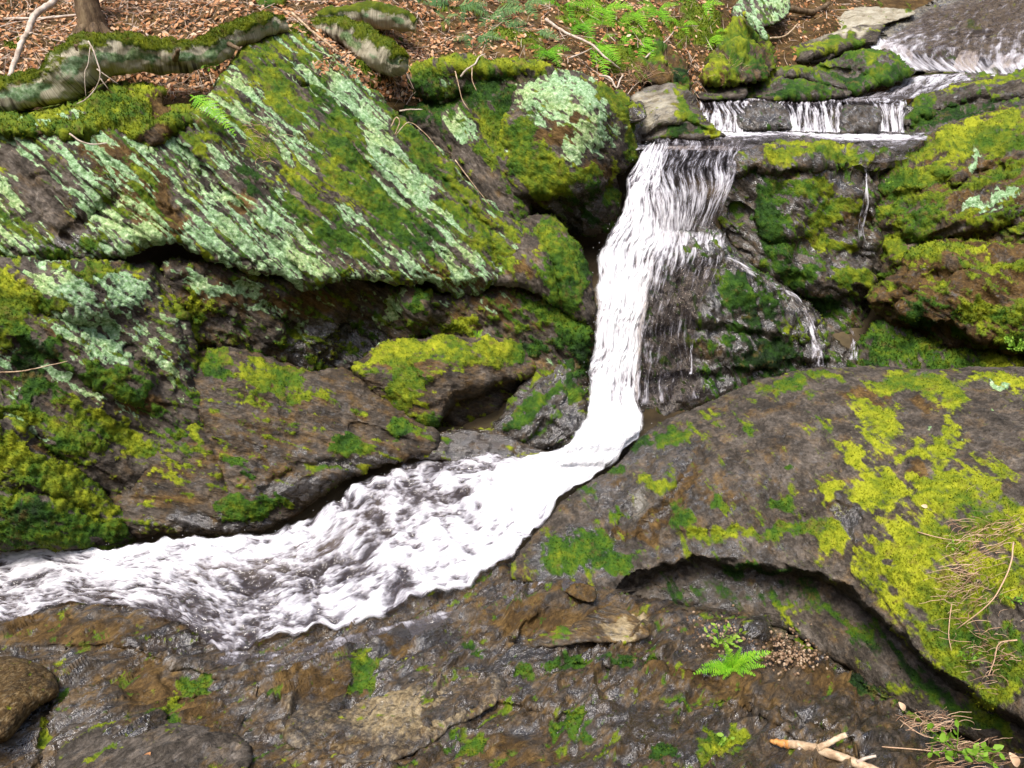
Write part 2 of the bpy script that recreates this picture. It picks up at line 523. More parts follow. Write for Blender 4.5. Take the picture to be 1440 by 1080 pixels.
def rock_material():
    g = NT('mossy_rock')
    pos = g.n('ShaderNodeNewGeometry').outputs['Position']
    sc = g.at('sc', True)
    moss, lich, rust, tan, wet, pale, hue = [g.at(k) for k in ('moss', 'lich', 'rust', 'tan', 'wet', 'pale', 'hue')]
    nA = g.noise(g.scale(sc, (3, 4, 22)), 1.0, 6, .65, .4)
    nB = g.noise(pos, 7.0, 6, .65)
    nC = g.noise(pos, 60.0, 4, .6)
    nD = g.noise(g.scale(sc, (14, 14, 90)), 1.0, 4, .6, .3)
    x = g.math('ADD', g.math('MULTIPLY', nA, .36), g.math('ADD', g.math('MULTIPLY', nB, .26), g.math('ADD', g.math('MULTIPLY', nD, .22), g.math('MULTIPLY', nC, .12))))
    x = g.math('MULTIPLY_ADD', x, 1.9, -.45, clamp=True)
    bare = g.ramp(x, [(.20, (.010, .008, .006)), (.42, (.047, .038, .029)), (.58, (.115, .096, .078)), (.82, (.31, .275, .24))])
    rc = g.ramp(x, [(.22, (.014, .008, .003)), (.45, (.070, .040, .012)), (.78, (.22, .135, .045))])
    bare = g.mix(g.ss(g.math('ADD', rust, g.math('MULTIPLY', g.math('SUBTRACT', nA, .5), 1.5)), .15, .85), bare, rc)
    tc = g.ramp(x, [(.3, (.13, .092, .045)), (.5, (.26, .20, .11)), (.7, (.40, .33, .21))])
    bare = g.mix(g.ss(g.math('ADD', tan, g.math('MULTIPLY', g.math('SUBTRACT', nD, .5), .8)), .3, .7), bare, tc)
    pc = g.ramp(nA, [(.3, (.22, .16, .09)), (.45, (.56, .50, .35)), (.65, (.80, .76, .60))])
    bare = g.mix(pale, bare, pc)
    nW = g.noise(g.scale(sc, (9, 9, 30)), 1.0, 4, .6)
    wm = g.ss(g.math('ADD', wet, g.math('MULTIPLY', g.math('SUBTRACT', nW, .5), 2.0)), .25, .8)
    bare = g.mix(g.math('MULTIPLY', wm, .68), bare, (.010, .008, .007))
    nL = g.noise(pos, 45.0, 5, .7)
    lcol = g.ramp(nL, [(.30, (.05, .11, .03)), (.44, (.16, .28, .12)), (.56, (.30, .44, .25)), (.72, (.55, .65, .48))])
    lcol = g.mix(g.ss(g.noise(pos, 3.5, 3), .45, .65), lcol, g.mix(1.0, lcol, (1.15, 1.02, .82), 'MULTIPLY'))
    lm = g.ss(g.math('ADD', lich, g.math('MULTIPLY', g.math('SUBTRACT', g.math('MULTIPLY_ADD', nD, .5, g.math('MULTIPLY', nC, .5)), .5), 1.8)), .2, .8)
    col = g.mix(lm, bare, lcol)
    mcol = moss_colour(g, hue, nC)
    mm = g.ss(g.math('ADD', moss, g.math('MULTIPLY', g.math('SUBTRACT', nC, .5), .9)), .18, .78)
    col = g.mix(mm, col, mcol)
    h = g.math('ADD', g.math('MULTIPLY', nD, .55), g.math('ADD', g.math('MULTIPLY', nC, .28), g.math('MULTIPLY', nA, .7)))
    nrm = g.bump(h, .03, .8)
    cover = g.math('MAXIMUM', lm, mm)
    wr = g.math('MULTIPLY', wm, g.math('SUBTRACT', 1.0, cover))
    rough = g.math('SUBTRACT', .82, g.math('MULTIPLY', wr, g.math('MULTIPLY_ADD', nD, -.2, .78)))
    spec = g.math('MULTIPLY_ADD', wr, .75, .22)
    b = g.bsdf(Base_Color=col, Roughness=rough, Normal=nrm, Coat_Weight=g.math('MULTIPLY', wr, .85), Coat_Roughness=.12, Coat_Normal=g.bump(g.math('ADD', nD, g.math('MULTIPLY', nA, 1.5)), .018, .8))
    g.put(b.node.inputs['Specular IOR Level'], spec)
    MAT['rock'] = g.done(b)

def moss_material():
    g = NT('moss_leaf')
    hue, rnd = g.at('hue'), g.at('rnd')
    c = moss_colour(g, hue, rnd, .45)
    b = g.bsdf(Base_Color=c, Roughness=.8)
    b.node.inputs['Specular IOR Level'].default_value = .15
    tr = g.n('ShaderNodeBsdfTranslucent'); g.put(tr.inputs[0], c)
    mx = g.n('ShaderNodeMixShader', {0: .3}); g.put(mx.inputs[1], b); g.put(mx.inputs[2], tr.outputs[0])
    MAT['moss'] = g.done(mx.outputs[0])

def water_material(name, clear_alpha=.55, tint=(.060, .050, .056), fs=(1, 1), lo=.06, hi=.98, amp=.68, streak=(9.0, 2.2)):
    """foam over clear water; 'foam' says how white it is, 'fl' = metres across, metres along, seed"""
    g = NT(name)
    foam, fl = g.at('foam'), g.at('fl', True)
    n1 = g.noise(g.scale(fl, (streak[0], streak[1], 1)), 1.0, 5, .62, .5)
    n2 = g.noise(g.scale(fl, (streak[0]*5, streak[1]*4, 3)), 1.0, 4, .6, .4)
    n3 = g.noise(g.scale(fl, (streak[0]*16, streak[1]*16, 3)), 1.0, 3, .6)
    lace = g.math('SUBTRACT', .62, g.math('ABSOLUTE', g.math('MULTIPLY_ADD', n2, 2.4, -1.2)))
    n = g.math('ADD', g.math('MULTIPLY', n1, .42), g.math('ADD', g.math('MULTIPLY', n2, .22), g.math('ADD', g.math('MULTIPLY', n3, .14), g.math('MULTIPLY', lace, .22))))
    f = g.ss(g.math('ADD', foam, g.math('MULTIPLY', g.math('SUBTRACT', n, .5), amp*2.4)), lo, hi)
    soft = g.ss(f, .02, .75)
    white = g.bsdf(Base_Color=g.ramp(g.math('ADD', f, g.math('MULTIPLY', g.math('SUBTRACT', n2, .5), .5)), [(.08, (.38, .35, .39)), (.42, (.60, .58, .63)), (.92, (.82, .82, .84))]), Roughness=.5,
                   Normal=g.bump(g.math('ADD', n2, g.math('MULTIPLY', n3, .6)), .010, .6))
    tr = g.n('ShaderNodeBsdfTranslucent'); tr.inputs[0].default_value = (.9, .9, .93, 1)
    wm = g.n('ShaderNodeMixShader', {0: .25}); g.put(wm.inputs[1], white); g.put(wm.inputs[2], tr.outputs[0])
    clear = g.bsdf(Base_Color=tint, Roughness=.07, Normal=g.bump(g.math('ADD', n2, n1), .02, .8))
    clear.node.inputs['Specular IOR Level'].default_value = .8
    tp = g.n('ShaderNodeBsdfTransparent'); tp.inputs[0].default_value = (.78, .72, .66, 1)
    lw = g.n('ShaderNodeFresnel', {'IOR': 1.33})
    op = g.math('MAXIMUM', g.math('MULTIPLY', lw.outputs[0], 1.3, clamp=True), 1-clear_alpha)
    cm = g.n('ShaderNodeMixShader'); g.put(cm.inputs[0], op); g.put(cm.inputs[1], tp.outputs[0]); g.put(cm.inputs[2], clear)
    mx = g.n('ShaderNodeMixShader'); g.put(mx.inputs[0], soft); g.put(mx.inputs[1], cm.outputs[0]); g.put(mx.inputs[2], wm.outputs[0])
    al = g.ss(g.math('ADD', g.at('al'), g.math('MULTIPLY', g.math('SUBTRACT', n, .5), 1.6)), .25, .75)
    t2 = g.n('ShaderNodeBsdfTransparent')
    m2 = g.n('ShaderNodeMixShader'); g.put(m2.inputs[0], al); g.put(m2.inputs[1], t2.outputs[0]); g.put(m2.inputs[2], mx.outputs[0])
    MAT[name] = g.done(m2.outputs[0])

def simple(name, stops, scale=30.0, rough=.8, attr=None, spec=.3, transl=0.0, bump=0.004, stretch=None):
    g = NT(name)
    pos = g.n('ShaderNodeNewGeometry').outputs['Position']
    nz = g.noise(pos if stretch is None else g.scale(pos, stretch), scale, 5, .65)
    x = nz
    if attr:
        x = g.math('ADD', g.math('MULTIPLY', g.at(attr), .75), g.math('MULTIPLY', nz, .3), clamp=True)
    c = g.ramp(x, stops)
    b = g.bsdf(Base_Color=c, Roughness=rough, Normal=g.bump(nz, bump, .7))
    b.node.inputs['Specular IOR Level'].default_value = spec
    if transl:
        tr = g.n('ShaderNodeBsdfTranslucent'); g.put(tr.inputs[0], c)
        mx = g.n('ShaderNodeMixShader', {0: transl}); g.put(mx.inputs[1], b); g.put(mx.inputs[2], tr.outputs[0])
        b = mx.outputs[0]
    MAT[name] = g.done(b)

rock_material(); moss_material()
water_material('white_water')
water_material('thin_water', clear_alpha=.92, streak=(24.0, 2.2), amp=.55)
water_material('pool_water', clear_alpha=.45, tint=(.09, .08, .082), streak=(3.0, 9.0), amp=.9)
simple('leaf_litter', [(.05, (.11, .05, .024)), (.35, (.35, .15, .055)), (.6, (.54, .28, .13)), (.85, (.68, .50, .34))], attr='rnd', rough=.7, transl=.15)
simple('soil', [(.3, (.035, .018, .010)), (.5, (.10, .045, .022)), (.7, (.19, .095, .05))], scale=18, bump=.02)
simple('twig', [(.1, (.10, .06, .04)), (.4, (.26, .18, .13)), (.7, (.45, .35, .27)), (.95, (.58, .48, .40))], attr='rnd', scale=60)
simple('pale_stick', [(.25, (.20, .15, .115)), (.45, (.42, .34, .27)), (.65, (.62, .53, .45))], scale=22, bump=.006)
simple('dead_branch', [(.3, (.12, .07, .04)), (.48, (.36, .25, .15)), (.65, (.58, .46, .32))], scale=24, bump=.006)
simple('broken_wood', [(.3, (.30, .12, .03)), (.55, (.52, .24, .07)), (.75, (.62, .36, .14))], scale=40)
simple('bark', [(.3, (.035, .022, .012)), (.5, (.115, .075, .04)), (.7, (.22, .16, .09))], scale=26, bump=.02, stretch=(1, 1, .22))
simple('fern_leaf', [(.0, (.06, .20, .006)), (.5, (.15, .40, .012)), (1.0, (.34, .58, .03))], attr='rnd', rough=.55, transl=.35, bump=.001)
simple('hemlock_leaf', [(.0, (.03, .085, .025)), (.5, (.085, .19, .055)), (1.0, (.20, .33, .10))], attr='rnd', rough=.6, transl=.25, bump=.001)
simple('sprig_leaf', [(.0, (.07, .17, .01)), (.5, (.16, .32, .02)), (1.0, (.32, .48, .06))], attr='rnd', rough=.55, transl=.35, bump=.001)
simple('dry_grass', [(.1, (.24, .13, .075)), (.5, (.46, .29, .18)), (.9, (.62, .46, .31))], attr='rnd', rough=.8)
simple('wet_stone', [(.3, (.02, .015, .010)), (.5, (.06, .042, .026)), (.7, (.13, .095, .06))], scale=14, rough=.18, spec=.6, bump=.006)
simple('ground_soil', [(.3, (.03, .022, .012)), (.5, (.075, .055, .026)), (.7, (.13, .09, .045))], scale=3, bump=.03)
# ------------------------------------------------------------------ rocks: traced outline, distances, and what grows on them
GR = 'boulders and rocks along the stream'
def R_(label, cat, *a, group=GR, **k):
    o = rock(*a, **k); tag(o, label, cat, group); return o

R_('huge leaning boulder left of the waterfall striped with pale green lichen and moss', 'boulder', 'boulder',
   [(-170,175),(-60,165),(60,165),(140,150),(230,165),(285,140),(330,85),(355,58),(395,42),(440,55),(490,95),(535,135),(575,170),(620,210),(660,255),(700,290),(735,315),(758,345),(748,380),(722,395),(690,400),(672,418),(640,412),(600,398),(560,402),(520,388),(470,395),(425,407),(395,390),(350,385),(310,372),(270,352),(230,345),(180,362),(100,368),(0,362),(-170,372)],
   [(-170,180,4.35),(0,180,4.45),(140,165,4.55),(285,150,4.75),(395,45,5.3),(490,95,5.3),(575,170,5.15),(660,255,5.0),(740,320,4.85),(690,400,4.6),(560,400,4.38),(420,400,4.28),(270,350,4.18),(100,365,4.05),(-170,370,3.9),(300,250,4.5),(450,250,4.68),(150,260,4.3),(580,300,4.72)],
   '''li ~26 345,112 372,150 420,215 .72;li ~30 435,95 480,150 520,210 .72;li ~22 505,220 560,285 610,330 640,370 .72;li 345,330 120x55@20 .72;li 430,370 60x32 .72;li 590,355 70x40@45 .72;li 265,215 55x24@50 .72;li 285,255 50x30@40 .72;li ~16 40,200 100,270 150,320 .72;li ~13 75,200 130,262 .72;li 15,250 28x40 .72;li 60,330 60x25 .72;li 640,385 40x22 .72;li 540,140 16x40@-40 .72;li 310,120 10x8 .72;li 590,225 40x14@50 .72;li 200,330 60x30 .75;li ~22 470,120 540,215 600,290 660,370 .9;li ~16 400,210 450,260 500,330 .7;li 400,310 60x30@30 .8;li 520,350 50x40@40 .7;li 330,240 60x50 .6;li 110,250 40x60 .5;li 120,230 70x40@40 .5; mo ~34 345,70 385,110 410,150 .78; mo 405,60 70x26@20 .78; mo 470,225 42x70@-45 .78; mo 370,210 26x50@-40 .78; mo 430,262 60x32@30 .78; mo 700,335 52x44@30 .78; mo 660,290 30x40@-40 .78; mo 262,190 60x16@15 .78; mo ~12 560,170 620,240 680,300 .78; mo 235,180 50x16 .78; mg ~24 440,135 480,180 500,215 .78; mg ~30 470,265 520,280 560,310 600,330 .78; mg ~26 420,285 470,320 520,350 .78; mg ~14 520,110 560,160 600,215 .78; mg ~16 590,210 620,250 650,280 .78; md 350,255 20x40@-45 .78; mg 270,240 16x40@-45 .78; mg 120,345 30x14 .78; mg 640,300 14x44@-45 .8;
      ru ~34 135,205 190,250 230,310; ru 340,285 20x16; ru 300,160 30x16; ru 320,395 60x16; ru 620,390 60x16; ba 240,290 22x40@-40 .8; ba ~20 10,220 60,290 90,320 .8; we 130,345 120x24 .6; ba 60,245 30x60@-40 .6''',
   dict(mo=.40, li=.54, hue=.32, ru=.15), streak=.95, grain=.55, mosst=.009, tuft_h=.75, step=2.1, R=.10, edge=7, lump=.028, strata=.020, sang=50, sfreq=17, crack=.020, seed=2, back=.7, fine=.008,
   feats=[('groove', [(95,330),(170,280),(130,200)], 9, .04), ('groove', [(240,190),(300,260),(370,330),(430,392)], 7, .05), ('groove', [(560,170),(620,250),(690,330),(700,370)], 8, .05),
          ('groove', [(430,120),(520,240),(600,330),(650,400)], 6, .035), ('step', [(230,330),(330,375),(430,392),(560,392),(700,392)], 14, .10), ('bump', (120,215), (90,60), 30, .08), ('bump', (470,240), (60,110), -40, .05)])

R_('thick mossy ledge under the curved birch log, dark torn soil along its lower edge', 'moss ledge', 'mossy_ledge',
   [(-170,165),(-60,170),(0,165),(50,165),(90,155),(130,140),(165,122),(200,120),(225,130),(232,150),(268,155),(272,175),(240,190),(225,205),(195,200),(170,190),(140,192),(110,195),(75,188),(40,190),(0,188),(-60,195),(-170,200)],
   [(-170,170,4.5),(0,165,4.55),(90,155,4.62),(165,122,4.8),(225,130,4.78),(265,160,4.7),(240,190,4.55),(170,185,4.42),(75,185,4.34),(0,185,4.3),(-170,200,4.2)],
   'mo 140,160 160x50; mo 0,175 160x30; mg 150,160 60x16; mg 60,180 40x8; ru 228,150 18x14; ba 228,148 16x16; ba 160,196 60x6; ba 216,192 14x12', dict(mo=.75, hue=.55, ru=.7), R=.10, edge=7, lump=.045, lumpf=5, mosst=.03, strata=.004, seed=3, back=.4, tuft=1.5, tuft_h=1.4)

R_('dark mossy rock behind the leaning boulder with a bare grey slanting slab face', 'rock', 'rock',
   [(545,98),(585,88),(640,80),(700,85),(765,90),(792,120),(775,200),(748,270),(735,325),(690,305),(640,245),(590,190),(550,150)],
   [(550,100,5.6),(640,85,5.6),(760,95,5.55),(600,190,5.35),(730,320,5.0),(740,200,5.25),(680,180,5.32),(640,245,5.2)],
   'my 700,92 90x13; my 650,90 40x10; mo 600,115 40x30; mo 690,200 40x50; md 600,150 60x40; md 690,130 50x30; ba ~24 600,190 650,240 690,290; li 650,180 18x26@-30; li 705,130 14x14; li 720,218 12x10; mo 745,190 30x60; md 720,160 30x40; li 615,130 20x14 .7',
   dict(mo=.45, hue=.2, li=.1, ru=.2), R=.12, sang=52, strata=.014, seed=4, back=.5, upmoss=.6, lump=.05, tuft_h=1.3,
   feats=[('bump', (690,90), (80,16), 0, .10), ('groove', [(560,130),(610,150),(650,140)], 14, .12)])

R_('rounded boulder at the lip of the fall capped by a big pale lichen patch', 'boulder', 'boulder',
   [(715,150),(722,118),(745,104),(790,97),(825,102),(850,118),(872,138),(887,170),(896,200),(893,225),(878,242),(868,252),(872,285),(866,310),(845,326),(815,333),(795,325),(760,312),(730,290),(705,270),(698,225),(700,180)],
   [(745,104,5.45),(825,102,5.55),(885,170,5.5),(890,225,5.42),(860,320,5.15),(790,325,5.0),(705,270,5.1),(700,180,5.22),(790,200,5.0),(800,255,4.95),(850,260,5.08),(780,130,5.2),(845,150,5.12)],
   '''li 785,135 58x42@10; li 832,185 40x34; li 810,208 36x18@-20; li 752,150 30x40; li 830,140 30x40@30; li 716,215 13x11; mo 748,232 60x42@20; mo 790,248 70x24; mo 720,195 26x40; mg 735,185 26x30; md 720,235 16x20; ru 795,182 36x16@15 .9; ru 770,195 30x14; ru 840,240 34x18; ba 772,190 22x12 .9; mo ~13 850,120 880,165 893,215; mo 860,275 10x30; md 830,290 40x30 .6; we 815,300 60x36; ru 800,250 50x10; mo 775,265 40x16; ru 812,160 10x10; ba 812,160 10x9''',
   dict(mo=.3, hue=.4, ru=.2), R=.20, edge=4, sang=35, strata=.010, lump=.05, seed=5, back=.5, crack=.016,
   feats=[('step', [(720,268),(765,266),(800,276),(830,262),(875,246)], 16, .16), ('groove', [(795,276),(812,292),(800,325)], 10, .08), ('groove', [(860,125),(884,180),(886,230)], 6, .05), ('groove', [(745,110),(800,100),(790,130)], 4, .02)])

R_('wet dark rock squeezed behind the lichen-capped boulder at the lip of the fall', 'rock', 'rock',
   [(862,130),(882,135),(900,165),(905,200),(898,225),(884,240),(868,246),(860,220),(868,180)],
   [(870,135,5.75),(900,165,5.75),(900,225,5.6),(870,240,5.6)], 'mo 890,165 8x30; mo 872,150 10x30', dict(mo=.3, we=.5, hue=.5), R=.1, seed=6, back=.3, edge=3)

R_('olive mossy wedge of rock touching the left side of the white waterfall', 'rock', 'rock',
   [(688,398),(722,330),(735,306),(770,302),(795,320),(815,350),(830,385),(837,430),(827,458),(797,440),(762,418),(725,402)],
   [(690,398,4.62),(735,308,4.95),(795,322,4.9),(832,385,4.72),(828,450,4.55),(760,415,4.5),(770,350,4.66),(800,400,4.56)],
   'mo 700,365 40x26; mg 800,380 40x50@40; mo 765,325 30x20; ba 740,345 26x22; ba ~8 828,400 834,440; mo 790,350 30x16; ru 730,380 26x14; mg 790,420 30x20', dict(mo=.4, hue=.3, ru=.2), R=.12, edge=4, sang=50, seed=7, back=.5, lump=.03,
   feats=[('groove', [(740,310),(770,350),(790,430)], 6, .05)])

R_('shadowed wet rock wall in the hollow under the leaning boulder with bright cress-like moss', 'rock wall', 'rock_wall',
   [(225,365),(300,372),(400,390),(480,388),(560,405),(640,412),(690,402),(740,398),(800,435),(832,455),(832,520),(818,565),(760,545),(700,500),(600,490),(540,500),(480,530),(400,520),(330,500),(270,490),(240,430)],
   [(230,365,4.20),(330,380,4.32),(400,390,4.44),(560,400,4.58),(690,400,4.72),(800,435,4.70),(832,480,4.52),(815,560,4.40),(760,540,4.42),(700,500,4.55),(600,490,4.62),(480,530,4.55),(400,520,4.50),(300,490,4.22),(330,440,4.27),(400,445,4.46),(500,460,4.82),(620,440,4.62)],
   'li 285,400 30x18@30; li 330,405 40x12; li 375,430 24x12@30; ru 300,415 60x26; ru 420,425 70x18; li 560,425 16x28; li 545,450 14x14 .8; mg 770,440 44x24@25; mg 800,470 30x24; mg 590,420 12x26; mo 650,460 40x14; md 820,500 16x40; md 760,490 40x16; ru 700,430 40x20; li 420,455 24x10@30 .8; mo 275,450 20x40; we 470,480 90x40',  # the wet patch also paints the deep shade of the hollow
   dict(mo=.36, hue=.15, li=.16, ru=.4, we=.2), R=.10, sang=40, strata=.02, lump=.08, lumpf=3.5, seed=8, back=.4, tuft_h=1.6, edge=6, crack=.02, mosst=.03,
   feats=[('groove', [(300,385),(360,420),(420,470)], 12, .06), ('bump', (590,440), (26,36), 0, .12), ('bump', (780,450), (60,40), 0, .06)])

R_('lichen-crusted boulder at the left edge below the leaning boulder, mossy lower down', 'boulder', 'boulder',
   [(-170,365),(0,362),(100,366),(180,366),(225,378),(248,410),(262,450),(280,500),(300,560),(305,620),(240,690),(160,700),(60,640),(0,600),(-170,560)],
   [(-170,370,3.72),(0,365,3.85),(180,370,4.1),(250,420,4.15),(290,560,3.92),(160,690,3.55),(0,600,3.42),(100,480,3.72),(-170,560,3.3)],
   '''li 90,400 70x34@10; li 175,410 46x34@25; li 115,450 54x40; li 150,490 46x30; li 5,500 20x30; li 30,550 26x16@30; li ~9 0,585 40,600 62,625; li 130,548 14x9; li 190,545 22x9; li 60,520 20x10@30; li 80,525 20x8; li 200,460 26x50@-20 .55; li 235,520 12x26@-30;
      mo 40,425 60x18; mo 0,440 50x50; my 0,385 26x20; mo 130,380 70x8; mo 120,590 44x22; mo 110,625 60x24; mo 170,615 60x26@20; mg 60,490 40x20; mg 150,530 60x22; md 40,500 26x34@-30; mg 45,545 26x30; mo 200,640 50x20; my 110,570 16x14; mg 200,550 24x20; ru 200,570 40x14; ba 225,565 20x12; ba 160,670 70x26 .9; mg 80,635 40x14; mo 20,580 40x14''',
   dict(mo=.40, hue=.3, li=.2, ru=.2), step=2.1, R=.12, edge=5, sang=48, strata=.016, lump=.06, lumpf=3, seed=9, back=.6, crack=.018,
   feats=[('groove', [(60,440),(160,470),(230,540)], 10, .05), ('groove', [(220,380),(250,460),(290,560)], 8, .04), ('bump', (120,400), (110,40), 15, .05), ('step', [(-100,455),(30,470),(110,520),(190,560)], 20, .06, 60)])

R_('mossy rock sloping into the rapids at the bottom left edge', 'rock', 'rock',
   [(-170,560),(0,590),(40,608),(90,650),(140,690),(187,735),(182,762),(120,778),(60,768),(0,772),(-170,800)],
   [(0,595,3.38),(90,650,3.48),(180,740,3.48),(0,765,3.22),(-170,565,3.2),(-170,790,3.05),(60,700,3.3),(130,740,3.38)],
   'mo 50,660 70x40@35; mo 20,640 60x30; mg 40,740 70x20; mg 120,745 60x16; mo 100,700 50x30@35; md 60,720 40x12; ru 70,630 30x10@30; ba 60,632 22x8@30; my ~4 70,635 120,690 160,720', dict(mo=.7, hue=.45), R=.08, edge=4, sang=42, seed=10, back=.4, lump=.03, mosst=.02,
   feats=[('groove', [(20,690),(90,700),(140,730)], 8, .03)])

R_('smooth brown rock shelf between the left boulder and the rapids', 'rock', 'rock',
   [(252,500),(290,486),(340,490),(400,505),(440,520),(480,515),(520,540),(560,560),(590,590),(622,612),(600,640),(520,660),(470,685),(430,715),(390,738),(330,750),(250,752),(185,752),(140,705),(200,640),(238,580)],
   [(290,487,4.22),(400,505,4.28),(480,520,4.25),(590,595,4.05),(520,660,3.82),(430,715,3.66),(250,748,3.48),(170,710,3.52),(340,600,3.82),(450,600,3.95),(240,580,3.9),(330,520,4.06)],
   '''mo 380,530 60x22@10; mo 400,555 50x12; mo 300,505 40x12; mg 300,520 22x14; my 365,517 14x7; ru 370,545 26x10; mo 265,590 16x50@-20; mg 330,650 26x10; mg 352,662 12x9; mg 350,715 54x16; mg 490,625 40x16; mg 560,600 18x16@30; mo 460,660 34x7 .7; mo 330,560 70x12@30 .5; mo 250,650 40x30 .55; ru 480,560 60x20 .5; ru 250,700 60x16 .6; we 430,690 90x24; we 520,655 90x16; we 300,735 120x16; we 400,640 90x30 .35; mg 400,700 20x10''',
   scs=(2.5, 2.5, .9), base=dict(mo=.2, hue=.3, ru=.42, we=.22), R=.10, edge=5, sang=25, strata=.013, lump=.045, lumpf=3, seed=11, back=.5, crack=.012,
   feats=[('groove', [(500,600),(540,615),(570,625)], 6, .03), ('groove', [(370,690),(420,655),(480,650)], 8, .04), ('bump', (400,680), (60,20), -25, .04), ('groove', [(255,560),(300,620),(320,690)], 7, .03)])

R_('humped brown rock with a bright moss crest beside the foot of the waterfall', 'rock', 'rock',
   [(490,515),(520,492),(550,480),(600,472),(660,470),(710,475),(745,490),(757,520),(742,545),(727,560),(717,585),(692,600),(650,607),(600,602),(570,587),(540,562),(510,540)],
   [(520,490,4.35),(600,472,4.45),(720,478,4.5),(750,520,4.42),(700,595,4.22),(600,600,4.08),(500,520,4.2),(610,530,4.14),(540,550,4.1)],
   'my 590,485 70x13@-3; my 690,485 50x14; mo 560,505 50x20@10; my 520,510 24x10; mo 640,500 80x18; mg 690,500 30x14; mo 590,535 30x26@40; mg 720,500 30x20; ru 570,515 50x14; ba 640,545 50x20; li 530,490 14x7 .7; mg 560,525 8x8; mg 600,590 20x10; mo 560,555 20x30@-30', dict(mo=.2, hue=.4, ru=.4, we=.1), R=.13, edge=4, sang=15, strata=.010, lump=.04, lumpf=4, seed=12, back=.4,
   feats=[('step', [(610,590),(640,555),(690,535),(745,525)], 16, .22), ('groove', [(560,500),(600,540),(620,580)], 9, .03)])

R_('small wet stone with a moss top standing at the left foot of the waterfall', 'rock', 'rock',
   [(690,605),(718,562),(742,530),(770,508),(805,500),(826,520),(834,560),(837,600),(815,628),(770,640),(730,630)],
   [(740,530,4.42),(805,500,4.48),(834,560,4.35),(815,625,4.1),(770,635,4.08),(695,605,4.12),(770,570,4.2)],
   'mo 760,525 18x18; mg 745,575 24x24@-40; mg 800,545 20x18; mg 722,595 20x10; we 800,600 40x40; md 815,510 20x24; mg 775,560 12x12 .7', dict(mo=.25, hue=.1, we=.6, ru=.2), R=.10, edge=5, sang=-45, strata=.018, lump=.05, lumpf=5, seed=13, back=.4,
   feats=[('groove', [(760,600),(790,560),(830,530)], 7, .04), ('groove', [(735,620),(780,600)], 6, .03)])

R_('low wet brown stone lying at the far edge of the rapids', 'stone', 'stone',
   [(545,632),(580,618),(625,606),(680,603),(720,612),(770,632),(792,640),(770,655),(700,660),(620,652),(560,645)],
   [(560,635,3.97),(680,605,4.12),(780,640,4.06),(700,655,3.95),(620,650,3.92)],
   'ru 690,620 50x10 .9; mg 630,614 14x8', dict(we=.8, ru=.5, mo=.08), R=.05, edge=4, sang=5, lump=.025, lumpf=8, seed=14, back=.2, strata=.012)

R_('dark wet rock hump under the thin veil right of the main fall', 'rock', 'rock',
   [(872,600),(890,480),(905,400),(920,345),(945,318),(985,305),(1020,325),(1050,368),(1100,398),(1140,428),(1168,468),(1205,500),(1215,525),(1150,540),(1080,555),(1000,580),(940,605)],
   [(945,325,4.98),(1020,328,5.0),(1140,430,4.9),(1210,510,4.72),(1000,575,4.32),(890,595,4.3),(895,450,4.66),(1010,440,4.66),(1090,480,4.66),(950,390,4.76)],
   '''mg 1035,405 22x26; mg 1040,470 34x14; md 1080,500 60x26; md 1060,440 50x30 .7; md 930,510 26x30 .6; mo 1130,470 40x30 .45; mg 1170,500 26x16 .6; ru 1000,490 30x16; we 960,420 90x90; we 980,540 100x40''', dict(mo=.25, hue=-.2, we=.70, ru=.1, pa=.02), R=.14, edge=4, sang=60, strata=.02, lump=.06, lumpf=5, seed=15, back=.6, crack=.015,
   feats=[('step', [(905,455),(960,450),(1030,452),(1110,470)], 14, .07), ('step', [(915,525),(990,520),(1080,508),(1150,500)], 12, .06), ('groove', [(1090,410),(1120,450),(1130,530)], 8, .04)])

R_('dark mossy cliff right of the fall with a flat moss-capped top', 'cliff', 'cliff_rock',
   [(1022,240),(1042,216),(1070,203),(1130,196),(1190,200),(1240,212),(1262,232),(1250,300),(1245,350),(1232,400),(1222,450),(1215,505),(1170,485),(1150,432),(1100,408),(1050,378),(1020,332),(1008,290)],
   [(1070,203,5.5),(1190,200,5.55),(1240,214,5.5),(1042,225,5.3),(1130,234,5.18),(1210,236,5.2),(1130,330,5.05),(1035,350,5.08),(1200,400,5.0),(1205,490,4.88),(1080,285,5.1),(1025,270,5.2)],
   '''my 1130,208 70x11; mo 1110,224 60x8; mo 1190,222 40x8; ba 1060,228 16x8; ba 1240,230 30x8; mg 1085,330 30x60@-30; md 1075,300 20x60; mg 1110,385 40x22@30; mo 1165,300 50x30@-30; mo 1190,390 34x20; mg 1135,385 24x20; mo 1130,265 40x16@20; mg 1100,270 30x24 .7; ru 1195,300 24x26; ba 1195,305 16x16; md 1150,430 40x20; mo 1170,345 40x12@20''',
   dict(mo=.32, hue=-.05, ru=.3, we=.5), R=.10, edge=4, sang=40, strata=.024, lump=.09, lumpf=3.5, seed=16, back=.5, crack=.02,
   feats=[('step', [(1022,246),(1060,232),(1100,238),(1140,228),(1200,236),(1260,236)], 10, .10), ('groove', [(1210,240),(1215,320),(1212,360)], 8, .08), ('bump', (1110,360), (60,40), 40, .10), ('bump', (1185,395), (40,30), 0, .10), ('groove', [(1040,300),(1080,340),(1140,350)], 10, .05)])

